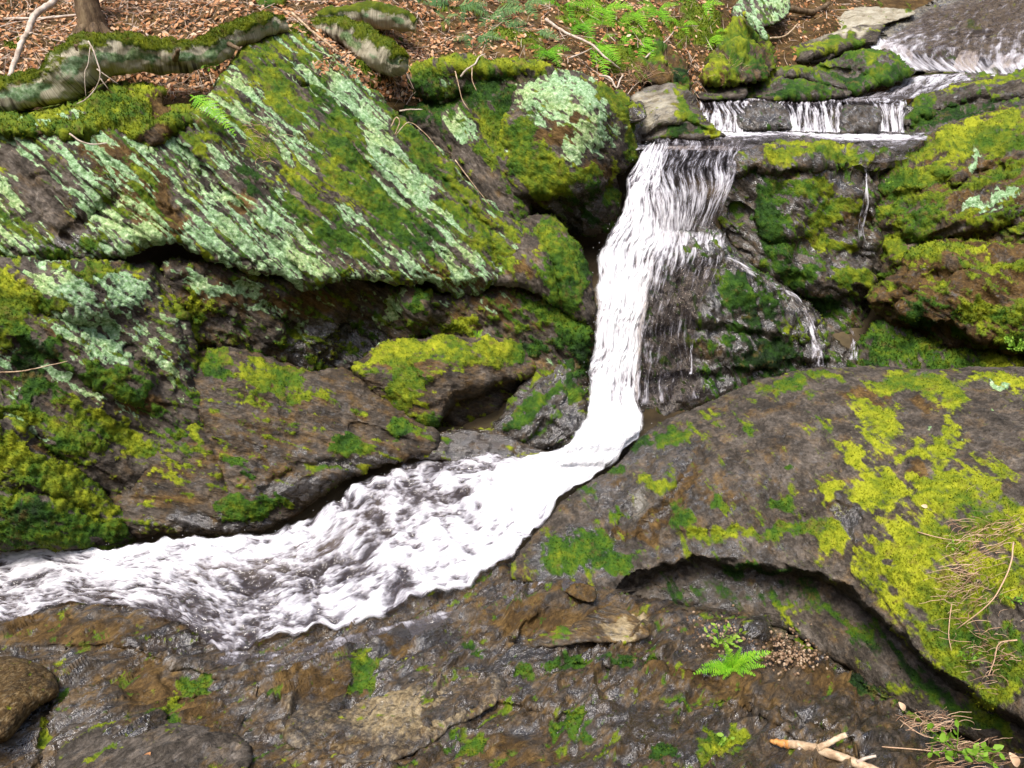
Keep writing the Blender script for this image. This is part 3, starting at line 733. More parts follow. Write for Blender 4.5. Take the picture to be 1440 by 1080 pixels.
R_('domed boulder at the right edge with golden moss over its top', 'boulder', 'boulder',
   [(1208,300),(1226,255),(1250,228),(1290,200),(1330,178),(1380,160),(1440,150),(1600,138),(1600,420),(1440,400),(1380,395),(1300,385),(1260,395),(1228,405),(1212,350)],
   [(1250,230,5.5),(1330,180,5.68),(1440,152,5.6),(1600,140,5.4),(1228,300,5.25),(1300,280,5.05),(1440,250,4.9),(1600,260,4.7),(1240,390,5.02),(1440,390,4.75),(1600,400,4.6),(1330,225,5.3)],
   '''my 1410,178 90x18@-10; my 1340,200 40x18@-25; mo 1400,200 90x14; mo 1290,222 40x14@-25; ru 1290,215 40x14 .7; mo 1290,290 70x34 .8; mg 1290,320 40x30 .8; mo 1400,300 80x22 .7; ru 1330,270 60x20 .8; ru 1390,240 60x24; mo 1320,250 60x14@-20; li 1372,222 12x22@15; li 1372,285 22x10; li 1415,278 30x12@-15; mg 1260,260 30x30; my 1390,315 50x12; ba 1390,320 30x10; ru 1340,300 26x14; mo 1250,350 30x20; md 1230,310 14x40''',
   dict(mo=.46, hue=.30, ru=.5, we=.25), scs=(4, 4, .7), R=.16, edge=4, sang=-30, strata=.022, lump=.07, lumpf=4, seed=17, back=.7, crack=.02, mosst=.022,
   feats=[('step', [(1240,262),(1310,238),(1400,222),(1560,205)], 30, .08), ('groove', [(1250,330),(1320,350),(1420,320)], 9, .06), ('bump', (1400,300), (70,24), -10, .06)])

R_('shaggy brown and olive mossed boulder above the big foreground rock at right', 'boulder', 'boulder',
   [(1222,420),(1243,392),(1275,360),(1310,342),(1360,338),(1440,345),(1600,350),(1600,525),(1440,518),(1400,508),(1360,503),(1320,492),(1290,472),(1250,457)],
   [(1275,360,4.85),(1360,340,4.8),(1600,350,4.6),(1240,430,4.72),(1320,490,4.5),(1440,512,4.3),(1600,515,4.1),(1370,410,4.42),(1300,420,4.56)],
   '''mo 1310,352 60x12@-10; my 1340,345 60x6; mo 1300,400 50x30 .6; ru 1380,400 70x34; ru 1400,470 60x30; mo 1420,370 60x14; mo 1400,440 70x20; mg 1290,440 30x16; mo 1440,480 50x20; md 1310,450 40x20 .7; ba 1420,360 60x8''',
   dict(mo=.42, hue=.30, ru=.8, we=.2), scs=(4, 4, .7), R=.14, edge=5, sang=20, strata=.02, lump=.06, lumpf=5, seed=18, back=.6, crack=.02, mosst=.02, tuft_h=1.5,
   feats=[('step', [(1290,440),(1330,452),(1375,470),(1420,485)], 18, .14, 60), ('groove', [(1250,440),(1300,395),(1360,380)], 9, .05)])

R_('low shelf of vivid green moss behind the big foreground rock at right', 'moss ledge', 'mossy_ledge',
   [(1190,525),(1212,475),(1250,452),(1300,472),(1340,492),(1420,492),(1600,505),(1600,560),(1340,545),(1230,540)],
   [(1215,475,4.78),(1250,455,4.78),(1340,495,4.55),(1600,510,4.25),(1600,550,4.15),(1230,530,4.5),(1340,535,4.4)],
   'mg 1270,490 60x28; md 1230,500 20x20; my 1410,505 50x16; mg 1340,510 50x10; mg 1430,490 24x14', dict(mo=.7, hue=.05, we=.2), R=.08, edge=5, lump=.04, lumpf=8, seed=19, back=.3, mosst=.03, tuft_h=1.6)

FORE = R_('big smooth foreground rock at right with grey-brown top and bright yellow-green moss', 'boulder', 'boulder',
   [(718,812),(735,768),(770,728),(800,698),(840,672),(872,648),(905,610),(940,588),(1000,562),(1050,542),(1100,528),(1180,516),(1300,519),(1440,514),(1600,520),(1700,560),(1700,1140),(1600,1120),(1440,1075),(1380,1045),(1320,1022),(1260,990),(1200,948),(1150,915),(1100,885),(1040,868),(980,862),(920,860),(880,852),(850,830),(790,825)],
   [(720,810,0,-.16),(770,728,0,-.10),(840,672,0,-.02),(905,608,0,.10),(1000,562,0,.22),(1100,528,0,.38),(1180,516,0,.46),(1300,519,0,.52),(1440,514,0,.62),(1600,520,0,.70),
    (880,850,0,-.22),(980,862,0,-.20),(1100,885,0,-.18),(1200,948,0,-.14),(1320,1022,0,-.08),(1440,1075,0,0.0),(1600,1120,0,.12),
    (860,760,0,-.10),(950,700,0,.10),(1000,640,0,.20),(1100,620,0,.32),(1000,770,0,-.04),(1120,770,0,.03),(1250,700,0,.30),(1250,820,0,.10),(1350,880,0,.14),(1440,760,0,.40),(1440,900,0,.24),(1600,800,0,.5),(1600,1000,0,.30),(1380,960,0,.05)],
   '''my 1240,600 40x44@60; my 1225,585 30x24; my 1285,640 60x26@-40; my 1330,620 34x50@30; my 1240,690 50x40; my 1330,690 66x50; my 1310,760 100x40; my 1260,790 70x50; my 1330,560 40x26; mo 1290,540 90x16; my 1400,535 60x14; my 1430,550 30x40 .6; my 1400,740 60x40; mo 1350,850 80x50; my 1290,830 60x36; my 1420,820 60x60; mo 1420,920 50x60; mo 1340,920 60x34@40; my 1400,980 40x24; my 1400,680 40x40 .7;
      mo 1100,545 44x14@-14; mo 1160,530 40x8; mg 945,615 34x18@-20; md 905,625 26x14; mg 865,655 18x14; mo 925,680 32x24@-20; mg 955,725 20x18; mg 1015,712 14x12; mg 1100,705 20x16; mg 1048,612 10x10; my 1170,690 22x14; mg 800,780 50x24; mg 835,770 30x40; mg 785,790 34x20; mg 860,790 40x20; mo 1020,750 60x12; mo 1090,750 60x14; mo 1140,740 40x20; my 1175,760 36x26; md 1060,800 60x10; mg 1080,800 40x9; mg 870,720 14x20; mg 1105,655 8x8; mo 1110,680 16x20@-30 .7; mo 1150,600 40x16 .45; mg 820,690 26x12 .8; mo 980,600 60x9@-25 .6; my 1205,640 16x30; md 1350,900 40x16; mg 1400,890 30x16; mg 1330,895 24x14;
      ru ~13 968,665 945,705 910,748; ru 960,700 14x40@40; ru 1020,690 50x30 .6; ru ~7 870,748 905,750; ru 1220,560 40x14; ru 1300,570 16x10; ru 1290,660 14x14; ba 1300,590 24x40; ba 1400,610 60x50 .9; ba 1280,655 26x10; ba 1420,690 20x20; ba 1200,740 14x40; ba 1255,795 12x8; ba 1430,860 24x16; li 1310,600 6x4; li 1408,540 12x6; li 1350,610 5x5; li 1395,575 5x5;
      we 790,790 60x30; we 1190,730 24x30; we 860,700 60x40 .6; we ~9 968,665 940,710 910,745 .6; we 898,708 14x22@20; pa 898,708 10x18@20 .5; ba 898,708 14x20@20; we 1010,830 120x40 .6; md 1010,835 110x22 .5; we 820,780 80x50 .7; we 1000,690 160x60 .35; we 930,640 90x40 .5; we 1000,775 140x20 .5; mo 1120,850 60x16 .6; md 1230,900 70x22@35 .8; mo 1190,870 70x14@30 .7; mg 1150,850 50x12@25 .6; md 1290,950 60x18@38 .8; mo 1260,960 60x12@38 .6; md 1120,825 60x14@15 .7; mo 1330,1000 50x12@35 .6; md 1330,985 60x16@35; mo 1380,1010 60x20@30''',  # dark moss and wet below the lip also paint recess shade; pa paints sheen
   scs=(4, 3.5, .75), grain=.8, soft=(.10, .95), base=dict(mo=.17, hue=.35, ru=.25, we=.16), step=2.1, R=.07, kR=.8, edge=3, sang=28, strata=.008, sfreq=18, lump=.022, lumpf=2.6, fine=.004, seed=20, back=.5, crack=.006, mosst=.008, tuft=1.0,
   feats=[('step', [(860,838),(880,812),(935,788),(1000,782),(1080,788),(1150,802),(1205,832),(1250,872),(1320,935),(1375,975),(1450,1012),(1600,1060)], 18, .18),
          ('groove', [(985,640),(965,672),(940,712),(905,755)], 11, .055), ('groove', [(870,752),(885,720),(905,700)], 10, .04), ('groove', [(1080,645),(1090,680),(1085,720)], 8, .02), ('groove', [(930,640),(900,660),(860,700)], 8, .025),
          ('groove', [(940,760),(1040,745),(1130,735),(1180,715)], 9, .02), ('bump', (925,682), (34,24), -20, .03), ('bump', (1275,790), (70,50), 20, .03), ('bump', (1330,690), (60,50), 0, .02), ('bump', (905,840), (60,14), 0, .03)])

R_('broad wet schist ledge across the bottom of the picture, brown and grey', 'rock ledge', 'rock_ledge',
   [(-250,800),(-100,800),(0,806),(60,788),(120,782),(180,790),(235,806),(290,830),(340,845),(420,830),(520,806),(620,780),(700,760),(780,790),(870,830),(960,850),(1060,868),(1150,912),(1250,978),(1340,1030),(1440,1062),(1700,1110),(1700,1260),(1440,1290),(720,1290),(-250,1290)],
   [(-250,800,0,-.56),(0,806,0,-.52),(120,782,0,-.48),(240,806,0,-.48),(340,845,0,-.50),(520,806,0,-.44),(700,760,0,-.36),(-250,880,0,-.40),(0,880,0,-.365),(120,852,0,-.325),(240,882,0,-.33),(340,922,0,-.345),(520,882,0,-.30),(640,850,0,-.26),(720,820,0,-.22),(870,838,0,-.17),(1060,870,0,-.15),(1250,980,0,-.08),(1440,1065,0,.02),(1700,1120,0,.12),
    (120,960,0,-.22),(300,1000,0,-.22),(480,930,0,-.27),(720,920,0,-.19),(900,960,0,-.12),(1100,980,0,-.07),(560,1000,0,-.16),(720,1080,0,-.08),(0,1080,0,-.18),(1100,1080,0,.06),(1440,1280,0,.3),(720,1280,0,.08),(-250,1280,0,-.05),(60,1000,0,-.24)],
   '''ru 720,960 900x90 .55; ru 60,880 80x20; ru 90,890 90x24; ru 200,960 60x30@10; ru 250,985 80x22; ru 300,1010 50x40@30; ru 200,910 60x30@40; ru 440,960 80x24; ru 760,870 110x28; ru 860,860 60x24; ru 560,905 40x14; ru 740,985 60x16@-10; ru 1000,965 130x26@15; ru 720,1060 60x24; ru 520,1070 140x14; ta 870,880 60x16 .7; ta 420,1020 30x40 .6; ru 840,960 90x14@5;
      mg 510,940 20x30@30; mg 665,905 26x11@45; mg 740,950 16x12; mg 800,930 40x12; mg 870,930 50x12 .8; mg 270,960 26x18; mg 390,975 16x12; mg 660,1045 40x20; mg 800,1020 40x20 .7; mg 85,985 20x30 .7; my 62,1040 10x40; mg 110,1070 16x10; mo 250,1000 10x40@-30 .5; mg 245,1010 14x14 .8; mo 1000,1040 30x26; my 1010,1050 26x14; md 930,1060 30x18; mg 950,985 40x8@20 .5; my 1035,1030 20x10; mo 100,950 20x20 .5; mo 1150,905 40x9@25; mg 1190,920 40x12@25; mo 1240,950 50x12@35; mo 1290,1000 50x12@35; mg 1320,1030 40x10@20; md 1210,960 30x12@35;
      ba 150,940 60x20; we 570,905 110x36@-20; we 250,900 120x24 .8; we 290,975 60x26@30; we 720,930 90x22@-20 .9; we 900,1020 90x36@20; we 1010,950 90x16@15; we 1130,1010 90x16@25 .9; we 520,970 26x40@20; we 180,1050 130x34; we 830,870 90x12@-15 .9; we 1000,1060 60x16; ru 1080,900 60x14; ta 1100,890 50x10 .6; dr 90,890 100x26 .8; dr 230,975 100x40@15 .7; dr 790,870 120x30 .7; dr 1020,962 130x24@15 .7; dr 440,965 70x22 .7; dr 560,905 40x12 .7; dr 740,1060 70x20 .6; dr 1140,960 90x14; ru 1150,950 90x20@25; ru 880,900 90x16; ru 330,890 60x16@15''',
   scs=(2, 2, .9), base=dict(mo=.12, hue=.1, ru=.55, we=.55), step=2.1, R=.05, edge=4, sang=20, strata=.032, sfreq=12, lump=.028, lumpf=3.5, fine=.004, seed=21, back=.4, crack=.018, tuft=.8,
   feats=[('groove', [(730,900),(760,870),(800,850),(830,835)], 8, .035), ('groove', [(690,985),(720,950),(800,940),(920,935),(1060,980),(1200,1050)], 7, .025), ('step', [(560,1035),(640,1005),(700,985),(790,1000)], 7, .03, 40),
          ('step', [(1110,895),(1200,950),(1290,1010),(1340,1040)], 6, .035, 40), ('groove', [(500,905),(515,945),(490,990)], 9, .03), ('step', [(80,905),(160,900),(250,935),(310,950)], 8, .035, 50), ('groove', [(380,930),(360,980),(330,1060)], 9, .02), ('step', [(1040,985),(1090,1010),(1130,1040),(1200,1060)], 8, .03, 50),
          ('groove', [(60,960),(70,1020),(56,1080)], 7, .03), ('bump', (600,915), (110,22), -15, .03), ('bump', (760,855), (70,22), 0, .035), ('groove', [(220,1030),(250,990),(330,970)], 7, .02)])

R_('pale tan flat slab on the wet ledge, low in the middle of the picture', 'stone slab', 'stone_slab',
   [(400,1045),(410,1010),(450,985),(480,1000),(510,985),(560,955),(600,935),(660,935),(712,950),(705,978),(670,1010),(630,1025),(600,1050),(540,1075),(460,1070)],
   [(410,1040,0,-.15),(480,1000,0,-.19),(600,937,0,-.205),(710,952,0,-.18),(670,1010,0,-.14),(540,1075,0,-.10),(550,1010,0,-.145)],
   'ru 560,1010 30x12 .6; ru 480,1045 50x12; ba 600,970 40x20; mg 600,938 30x5 .6; mo 640,950 30x6 .4; ta 560,1000 120x50 .6', dict(ta=.36, we=.35, ru=.35), R=.02, edge=5, scs=(4, 4, .6), sang=-15, strata=.008, lump=.018, lumpf=6, seed=22, back=.10, crack=.006, tuft=.6)

R_('reddish wedge-shaped slab on the wet ledge beside the trickle', 'stone slab', 'stone_slab',
   [(745,908),(770,888),(810,875),(840,858),(868,853),(900,870),(915,893),(880,905),(830,905),(790,912)],
   [(750,907,0,-.15),(840,858,0,-.12),(900,872,0,-.11),(910,893,0,-.10),(830,905,0,-.11)],
   'ru 860,880 40x16 .9; mg 790,893 24x9 .6; ta 870,885 40x14 .7', dict(ru=.5, ta=.3, we=.3), R=.02, edge=4, sang=8, strata=.008, lump=.012, lumpf=8, seed=23, back=.08, tuft=.5)

R_('rounded ochre stone half out of the frame at the bottom left', 'stone', 'stone',
   [(-120,960),(-40,930),(20,922),(60,935),(80,958),(78,980),(45,1000),(20,1030),(0,1045),(-60,1060),(-120,1040)],
   [(-100,960,0,-.17),(20,925,0,-.19),(78,965,0,-.16),(20,1025,0,-.09),(-100,1040,0,-.04),(0,975,0,-.07)],
   'ru 0,980 90x50', dict(ru=.9, ta=.36, we=.1), scs=(6, 6, .45), R=.08, edge=2, sang=-20, strata=.003, lump=.02, lumpf=4, seed=24, back=.2, crack=.0, fine=.003, tuft=0)

R_('grey flat slab at the bottom left corner beside the ochre stone', 'stone slab', 'stone_slab',
   [(75,1090),(85,1040),(110,1015),(180,1012),(250,1018),(310,1025),(350,1050),(330,1100),(200,1130),(90,1120)],
   [(85,1050,0,-.15),(180,1014,0,-.17),(340,1050,0,-.14),(200,1120,0,-.07),(200,1060,0,-.11)],
   'mo 150,1020 60x8 .4; ru 300,1080 30x20 .5', dict(we=.2, ru=.1, mo=.1), R=.03, edge=5, sang=20, strata=.010, lump=.02, lumpf=6, seed=25, back=.08, tuft=.5)

R_('small ochre stone wedged between the ledge and the overhang', 'stone', 'stone',
   [(795,832),(812,820),(835,826),(838,845),(820,848)], [(800,832,0,-.15),(835,828,0,-.12),(820,847,0,-.12)], 'ru 818,835 30x20 .9', dict(ru=.9, we=.3), R=.03, edge=2, seed=26, back=.06, step=1.6, tuft=0, lump=.01, strata=.004)

o = R_('dark round wet cobble beside the bright green plant on the ledge', 'cobble', 'cobble',
   [(1036,900),(1040,878),(1056,866),(1074,868),(1086,884),(1083,902),(1068,910),(1046,910)],
   [(1040,890,0,-.10),(1060,868,0,-.07),(1084,890,0,-.09),(1060,908,0,-.11),(1060,888,0,-.01)], '', dict(we=.9, ru=.2), R=.07, edge=1.2, seed=27, back=.10, step=1.5, tuft=0, lump=.008, strata=.004, sang=-50, crack=.004)

# ---- upstream
UP = 'rocks beside the upper cascade'
def U_(label, cat, *a, **k): return R_(label, cat, *a, group=UP, **k)
U_('grey grooved slab with a mossy nose just above the main fall lip', 'rock', 'rock',
   [(888,190),(882,150),(885,138),(905,125),(940,119),(965,124),(980,142),(988,160),(1005,178),(1020,191),(985,197),(930,194),(905,200)],
   [(885,140,6.0),(940,119,6.15),(980,142,6.0),(1018,190,5.6),(930,194,5.6),(890,190,5.7),(940,160,5.75)],
   'mo 980,175 40x12@35; mo 965,150 26x10@35; my 1005,188 16x5; md 960,185 40x8; mo 955,124 30x6; ba 915,150 30x30; pa 920,150 40x26 .4', dict(mo=.2, we=.3, hue=.4), R=.08, edge=3, sang=-12, strata=.03, sfreq=12, lump=.04, seed=31, back=.4, step=2,
   feats=[('groove', [(890,150),(915,165),(905,190)], 8, .06), ('step', [(905,190),(930,172),(965,165),(1000,180)], 6, .06)])
U_('square dark block of rock leaning on the grey grooved slab', 'rock', 'rock', [(878,172),(882,150),(900,142),(908,155),(908,168),(890,175)], [(880,165,5.62),(900,145,5.65),(905,168,5.56)], 'mo 888,150 14x8', dict(we=.5, mo=.2), R=.05, edge=2, seed=32, back=.2, step=1.8, tuft=.6)
U_('low flat rock at the left end of the upper cascade', 'rock', 'rock', [(968,138),(972,120),(1010,116),(1045,117),(1052,128),(1045,140),(1000,142)], [(972,122,6.7),(1045,118,6.75),(1045,138,6.6),(970,138,6.5)], 'mo 1010,119 40x5; ba 1010,128 40x6 .5', dict(mo=.4, hue=.1, we=.3), R=.06, edge=3, sang=5, seed=33, back=.4, step=2, lump=.05, strata=.02)
U_('dark green hump of rock at the left of the upper pool', 'rock', 'rock', [(1048,138),(1056,112),(1080,96),(1120,92),(1150,98),(1178,112),(1198,130),(1170,138),(1100,141)], [(1055,125,6.8),(1110,93,7.0),(1198,130,6.7),(1120,138,6.55),(1120,115,6.7)], 'mo 1100,100 50x8; mg 1140,125 50x14; md 1100,130 50x8', dict(mo=.55, hue=.1, we=.3), R=.10, edge=4, sang=20, seed=34, back=.5, step=2, lump=.08, lumpf=3, strata=.02, feats=[('groove', [(1060,110),(1120,112),(1190,130)], 6, .08)])
U_('ridged mossy rock spur reaching into the upper pool', 'rock', 'rock', [(1135,105),(1150,92),(1185,76),(1220,68),(1250,74),(1278,90),(1292,102),(1268,116),(1225,124),(1200,132),(1165,120)], [(1140,104,7.2),(1220,70,7.3),(1290,102,7.0),(1200,130,6.75),(1210,100,6.95)], 'mo 1220,78 60x10; mg 1240,105 40x14; md 1180,115 40x12', dict(mo=.5, hue=.15, we=.3), R=.10, edge=4, sang=28, seed=35, back=.5, step=2, lump=.08, lumpf=3, strata=.025, feats=[('groove', [(1150,100),(1200,100),(1240,120)], 6, .08)])
U_('bank rock with mossy top behind the green hump upstream', 'rock', 'rock', [(1072,100),(1088,80),(1120,62),(1165,48),(1215,36),(1245,34),(1236,52),(1225,68),(1180,80),(1140,92),(1100,100)], [(1080,95,7.4),(1165,50,7.8),(1240,36,8.0),(1225,66,7.6),(1130,90,7.3)], 'mo 1110,80 40x10@-20; mo 1180,62 60x8@-12; ba 1190,46 50x6@-12; pa 1190,46 50x7@-12 .5', dict(mo=.3, hue=.35, we=.15), R=.08, edge=3, sang=-15, seed=36, back=.5, step=2, lump=.05, strata=.02, feats=[('step', [(1130,82),(1170,68),(1230,58)], 6, .12)])
U_('pale grey flat slab at the top of the stream bank', 'rock', 'rock_slab', [(1128,52),(1135,32),(1155,15),(1210,9),(1262,10),(1290,18),(1265,30),(1230,36),(1180,46)], [(1130,48,8.2),(1160,14,8.9),(1285,17,8.9),(1230,36,8.2)], 'ba 1200,22 80x20; mo 1270,18 10x7; mo 1170,44 40x4', dict(mo=.15, li=.1, we=.0, pa=.45), R=.06, edge=3, sang=-8, seed=37, back=.4, step=2, lump=.03, strata=.015, tuft=.6)
U_('dark mossy rock with a golden crest right of the upper pool', 'rock', 'rock', [(1264,188),(1272,155),(1300,136),(1340,120),(1380,110),(1440,106),(1600,98),(1600,210),(1440,165),(1390,165),(1340,188),(1300,194)], [(1272,158,6.6),(1340,122,6.8),(1440,108,6.7),(1600,100,6.5),(1300,192,6.2),(1440,160,6.1),(1340,155,6.3),(1600,190,5.9)], 'my 1370,120 70x8@-8; mo 1300,150 30x20@-35; mo 1430,116 40x8; md 1360,160 70x20; mg 1300,165 30x16', dict(mo=.4, hue=.2, we=.3), R=.10, edge=4, sang=-20, seed=38, back=.5, step=2, lump=.06, strata=.025, feats=[('step', [(1280,170),(1330,140),(1440,126),(1600,120)], 14, .12)])
U_('flat dark rock behind the golden-crested rock upstream', 'rock', 'rock', [(1276,120),(1290,108),(1350,104),(1440,96),(1600,88),(1600,115),(1440,118),(1350,122)], [(1280,118,7.3),(1440,98,7.3),(1600,90,7.2),(1440,116,7.0)], 'mo 1400,104 80x5', dict(mo=.35, hue=.3, we=.4), R=.06, edge=3, sang=-5, seed=39, back=.4, step=2, lump=.04)
U_('wet rock step carrying the upper cascade', 'rock ledge', 'rock_ledge', [(975,196),(980,160),(988,143),(1040,138),(1140,143),(1230,147),(1290,150),(1300,196),(1150,200)], [(980,150,6.72),(1140,144,6.75),(1290,150,6.6),(1290,192,6.5),(1150,196,6.52),(980,192,6.5)], '', dict(we=.8, mo=.05, ru=.2), R=.04, edge=2, sang=80, seed=40, back=.4, step=2, lump=.04, lumpf=6, strata=.02, tuft=0)
U_('dark wet rock breaking the left half of the upper cascade', 'rock', 'rock', [(1038,181),(1043,152),(1060,143),(1085,145),(1105,155),(1114,182),(1080,186)], [(1043,155,6.44),(1085,146,6.46),(1112,180,6.30),(1045,180,6.30),(1078,168,6.22)], '', dict(we=.6, mo=.1, hue=-.4), R=.07, edge=3, seed=41, back=.3, step=1.8, tuft=0, lump=.05, lumpf=7)
U_('squarish dark wet rock breaking the right half of the upper cascade', 'rock', 'rock', [(1180,188),(1184,154),(1205,148),(1232,152),(1240,165),(1240,188),(1210,192)], [(1184,155,6.42),(1232,152,6.42),(1238,188,6.28),(1182,188,6.28),(1210,172,6.2)], '', dict(we=.5, mo=.1, hue=-.4), R=.07, edge=3, seed=42, back=.3, step=1.8, tuft=0, lump=.05, lumpf=7)
U_('dark triangular rock in the topmost stream slide', 'rock', 'rock', [(1284,94),(1292,78),(1310,66),(1335,64),(1348,76),(1346,95),(1310,100)], [(1290,90,7.9),(1320,66,8.1),(1345,92,7.8),(1318,84,7.75)], '', dict(we=.5, mo=.15, hue=-.2), R=.08, edge=3, seed=43, back=.3, step=1.8, tuft=0, lump=.06, lumpf=6)
U_('grey wet bedrock slide at the top right where the stream enters', 'rock slide', 'rock_slide', [(1215,66),(1226,48),(1245,32),(1290,12),(1350,-12),(1440,-40),(1700,-70),(1700,120),(1440,112),(1370,108),(1300,104),(1270,92)], [(1222,60,7.9),(1290,14,9.2),(1440,-38,10.6),(1700,-60,10.6),(1700,110,7.3),(1440,110,7.35),(1300,102,7.5),(1350,50,8.5)], 'mo 1368,34 12x9; ba 1330,20 80x12', dict(we=.6, mo=.03, ru=0, pa=.24), R=.06, edge=4, sang=-12, strata=.03, sfreq=6, lump=.05, lumpf=3, seed=44, back=.5, step=2.2, tuft=.5,
   feats=[('step', [(1222,62),(1260,68),(1300,76),(1350,72),(1400,82),(1440,84),(1600,90)], 10, .2), ('groove', [(1300,35),(1360,40),(1400,52)], 6, .06)])
U_('bulging mossy bank rock below the ferns left of the upper cascade', 'rock', 'rock', [(985,118),(992,92),(1005,70),(1022,45),(1040,28),(1062,35),(1078,60),(1088,85),(1082,108),(1060,116),(1020,120)], [(990,115,6.6),(1005,72,6.9),(1040,30,7.3),(1078,60,7.2),(1082,108,6.7),(1040,80,6.75)], 'mo 1040,60 40x30; mg 1050,85 30x16; my 1030,45 20x14; mo 1010,95 24x14; ru 1010,110 30x8; md 1070,95 14x16', dict(mo=.6, hue=.4, ru=.5), R=.12, edge=4, seed=45, back=.4, step=2, lump=.08, lumpf=4, mosst=.03, tuft_h=1.6)
U_('tilted rock face grey-green with lichen at the top edge above the bank ferns', 'rock', 'rock', [(1028,22),(1035,5),(1055,-20),(1100,-25),(1112,0),(1106,18),(1090,32),(1066,40),(1045,32)], [(1032,18,7.5),(1060,-18,7.9),(1108,0,7.8),(1070,38,7.3)], 'li 1090,5 20x16; li 1060,15 20x12 .7; li 1100,18 10x10', dict(li=.45, mo=.35, hue=-.1), R=.10, edge=4, seed=46, back=.3, step=2, lump=.05, tuft=.7)
U_('thin pale flake of rock leaning on the mossy bank rock', 'rock', 'rock', [(1044,20),(1052,17),(1066,28),(1076,42),(1080,54),(1075,57),(1062,45),(1050,30)], [(1046,20,7.15),(1066,30,7.05),(1078,54,6.95)], 'li 1062,36 30x24', dict(li=.8), R=.03, edge=1, seed=47, back=.06, step=1.5, tuft=0, lump=.01, strata=.002)
U_('mossy bank mound with exposed soil right of the lichen-capped boulder', 'bank mound', 'mossy_mound', [(888,112),(895,85),(915,60),(930,55),(950,75),(968,98),(975,120),(965,128),(945,120),(915,118)], [(890,110,6.3),(925,58,6.7),(970,100,6.6),(965,125,6.3),(925,95,6.3)], 'mo 925,75 30x20; md 955,105 14x20; mg 930,65 20x10; mo 905,80 12x14; ru 915,108 24x8', dict(mo=.4, hue=.3, ru=.8), R=.10, edge=5, seed=48, back=.4, step=2, lump=.07, lumpf=5, mosst=.03, tuft_h=1.5)
# ------------------------------------------------------------------ water
def ribbon(name, st, nu, nv, mat, amp=.02, seed=1, freq=(10, 3), foamn=.25, edge=.35, ends=(.04, .04), thick=0.0, eal=.09, wobble=.05):
    """a flowing sheet between two banks; st rows: (lx,ly,l, rx,ry,r, foam) with l,r = height ('z') or distance ('y')"""
    L, Rr, Fo = [], [], []
    for a in st:
        L.append(Pz(a[0], a[1], a[2][1]) if a[2][0] == 'z' else P(a[0], a[1], a[2][1]))
        Rr.append(Pz(a[3], a[4], a[5][1]) if a[5][0] == 'z' else P(a[3], a[4], a[5][1]))
        Fo.append([a[6], a[7] if len(a) > 7 else a[6], a[8] if len(a) > 8 else a[6]])
    D = crom(np.column_stack([np.array(L), np.array(Rr), np.array(Fo)]), 12)
    # resample evenly
    mid = (D[:, :3]+D[:, 3:6])/2
    s = np.concatenate([[0], np.cumsum(np.linalg.norm(np.diff(mid, axis=0), axis=1))])
    sv = np.linspace(0, s[-1], nv)
    D = np.stack([np.interp(sv, s, D[:, k]) for k in range(9)], -1)
    cw = D[:, 3:6]-D[:, :3]; wl = np.linalg.norm(cw, axis=1, keepdims=True); z0 = np.zeros(nv)
    ej = [fbm(np.stack([sv*6, z0+k*7.3+seed, z0], -1), 3, .5, seed=seed+k)[:, None]*np.minimum(wobble, .12*wl) for k in (0, 1)]
    u = np.linspace(0, 1, nu)
    V = D[:, None, :3]*(1-u)[None, :, None]+D[:, None, 3:6]*u[None, :, None]
    V = V+(cw/wl*ej[0])[:, None]*((1-u)**6)[None, :, None]+(cw/wl*ej[1])[:, None]*(u**6)[None, :, None]
    w = np.linalg.norm(D[:, 3:6]-D[:, :3], axis=1)
    U = u[None, :]*w.mean()*np.ones((nv, 1)); Vv = np.repeat(sv[:, None], nu, 1)
    uu = np.repeat(u[None], nv, 0)
    foam = np.where(uu < .5, D[:, 6:7]*(1-uu*2)+D[:, 7:8]*uu*2, D[:, 7:8]*(2-uu*2)+D[:, 8:9]*(uu*2-1))
    V = V.reshape(-1, 3); U, Vv, uu, foam = U.ravel(), Vv.ravel(), uu.ravel(), foam.ravel()
    i, j = np.meshgrid(np.arange(nv-1), np.arange(nu-1), indexing='ij')
    q = np.stack([i*nu+j, i*nu+j+1, (i+1)*nu+j+1, (i+1)*nu+j], -1).reshape(-1, 4)
    N = vnormals(V, q)
    if (N[:, 2]*.6-N[:, 1]).mean() < 0: N = -N; q = q[:, ::-1]
    fp = np.stack([U*freq[0], Vv*freq[1], U*0+seed], -1)
    wv = fbm(np.stack([U*3, Vv*3, U*0+seed+4], -1), 2, seed=seed)
    fp = fp+wv[:, None]*np.array([.9, .5, 0])
    n1 = fbm(fp, 4, .6, seed=seed+1)
    n2 = ridged(fp*1.7+3, 4, .6, seed=seed+2)
    n3 = fbm(fp*np.array([4, 4, 1]), 3, .6, seed=seed+3)
    ef = sstep(0, .10, uu)*sstep(0, .10, 1-uu)
    V = V+N*((n1*.9+(n2-.5)*.45+n3*.16)*amp*(.35+.65*ef)+thick*np.sqrt(np.maximum(uu*(1-uu)*4, 0)))[:, None]
    foam = foam+n1*foamn+(n2-.5)*foamn-(1-ef)*edge
    tt = Vv/Vv.max()
    al = np.minimum(np.minimum(sstep(0, eal, uu), sstep(0, eal, 1-uu)), np.minimum(sstep(0, max(ends[0], 1e-6), tt+(ends[0] == 0)), sstep(0, max(ends[1], 1e-6), 1-tt+(ends[1] == 0))))*1.4-.2
    fl = np.stack([U+wv*.03, Vv+wv*.03, U*0+seed], -1)
    o = make_mesh(name, V, [q], {'foam': foam, 'fl': fl, 'al': al}, MAT[mat])
    return o, V, N, foam

def wtag(o, label=None):
    o['kind'] = 'structure'
    return o

z, y = 'z', 'y'
SPRAY = []
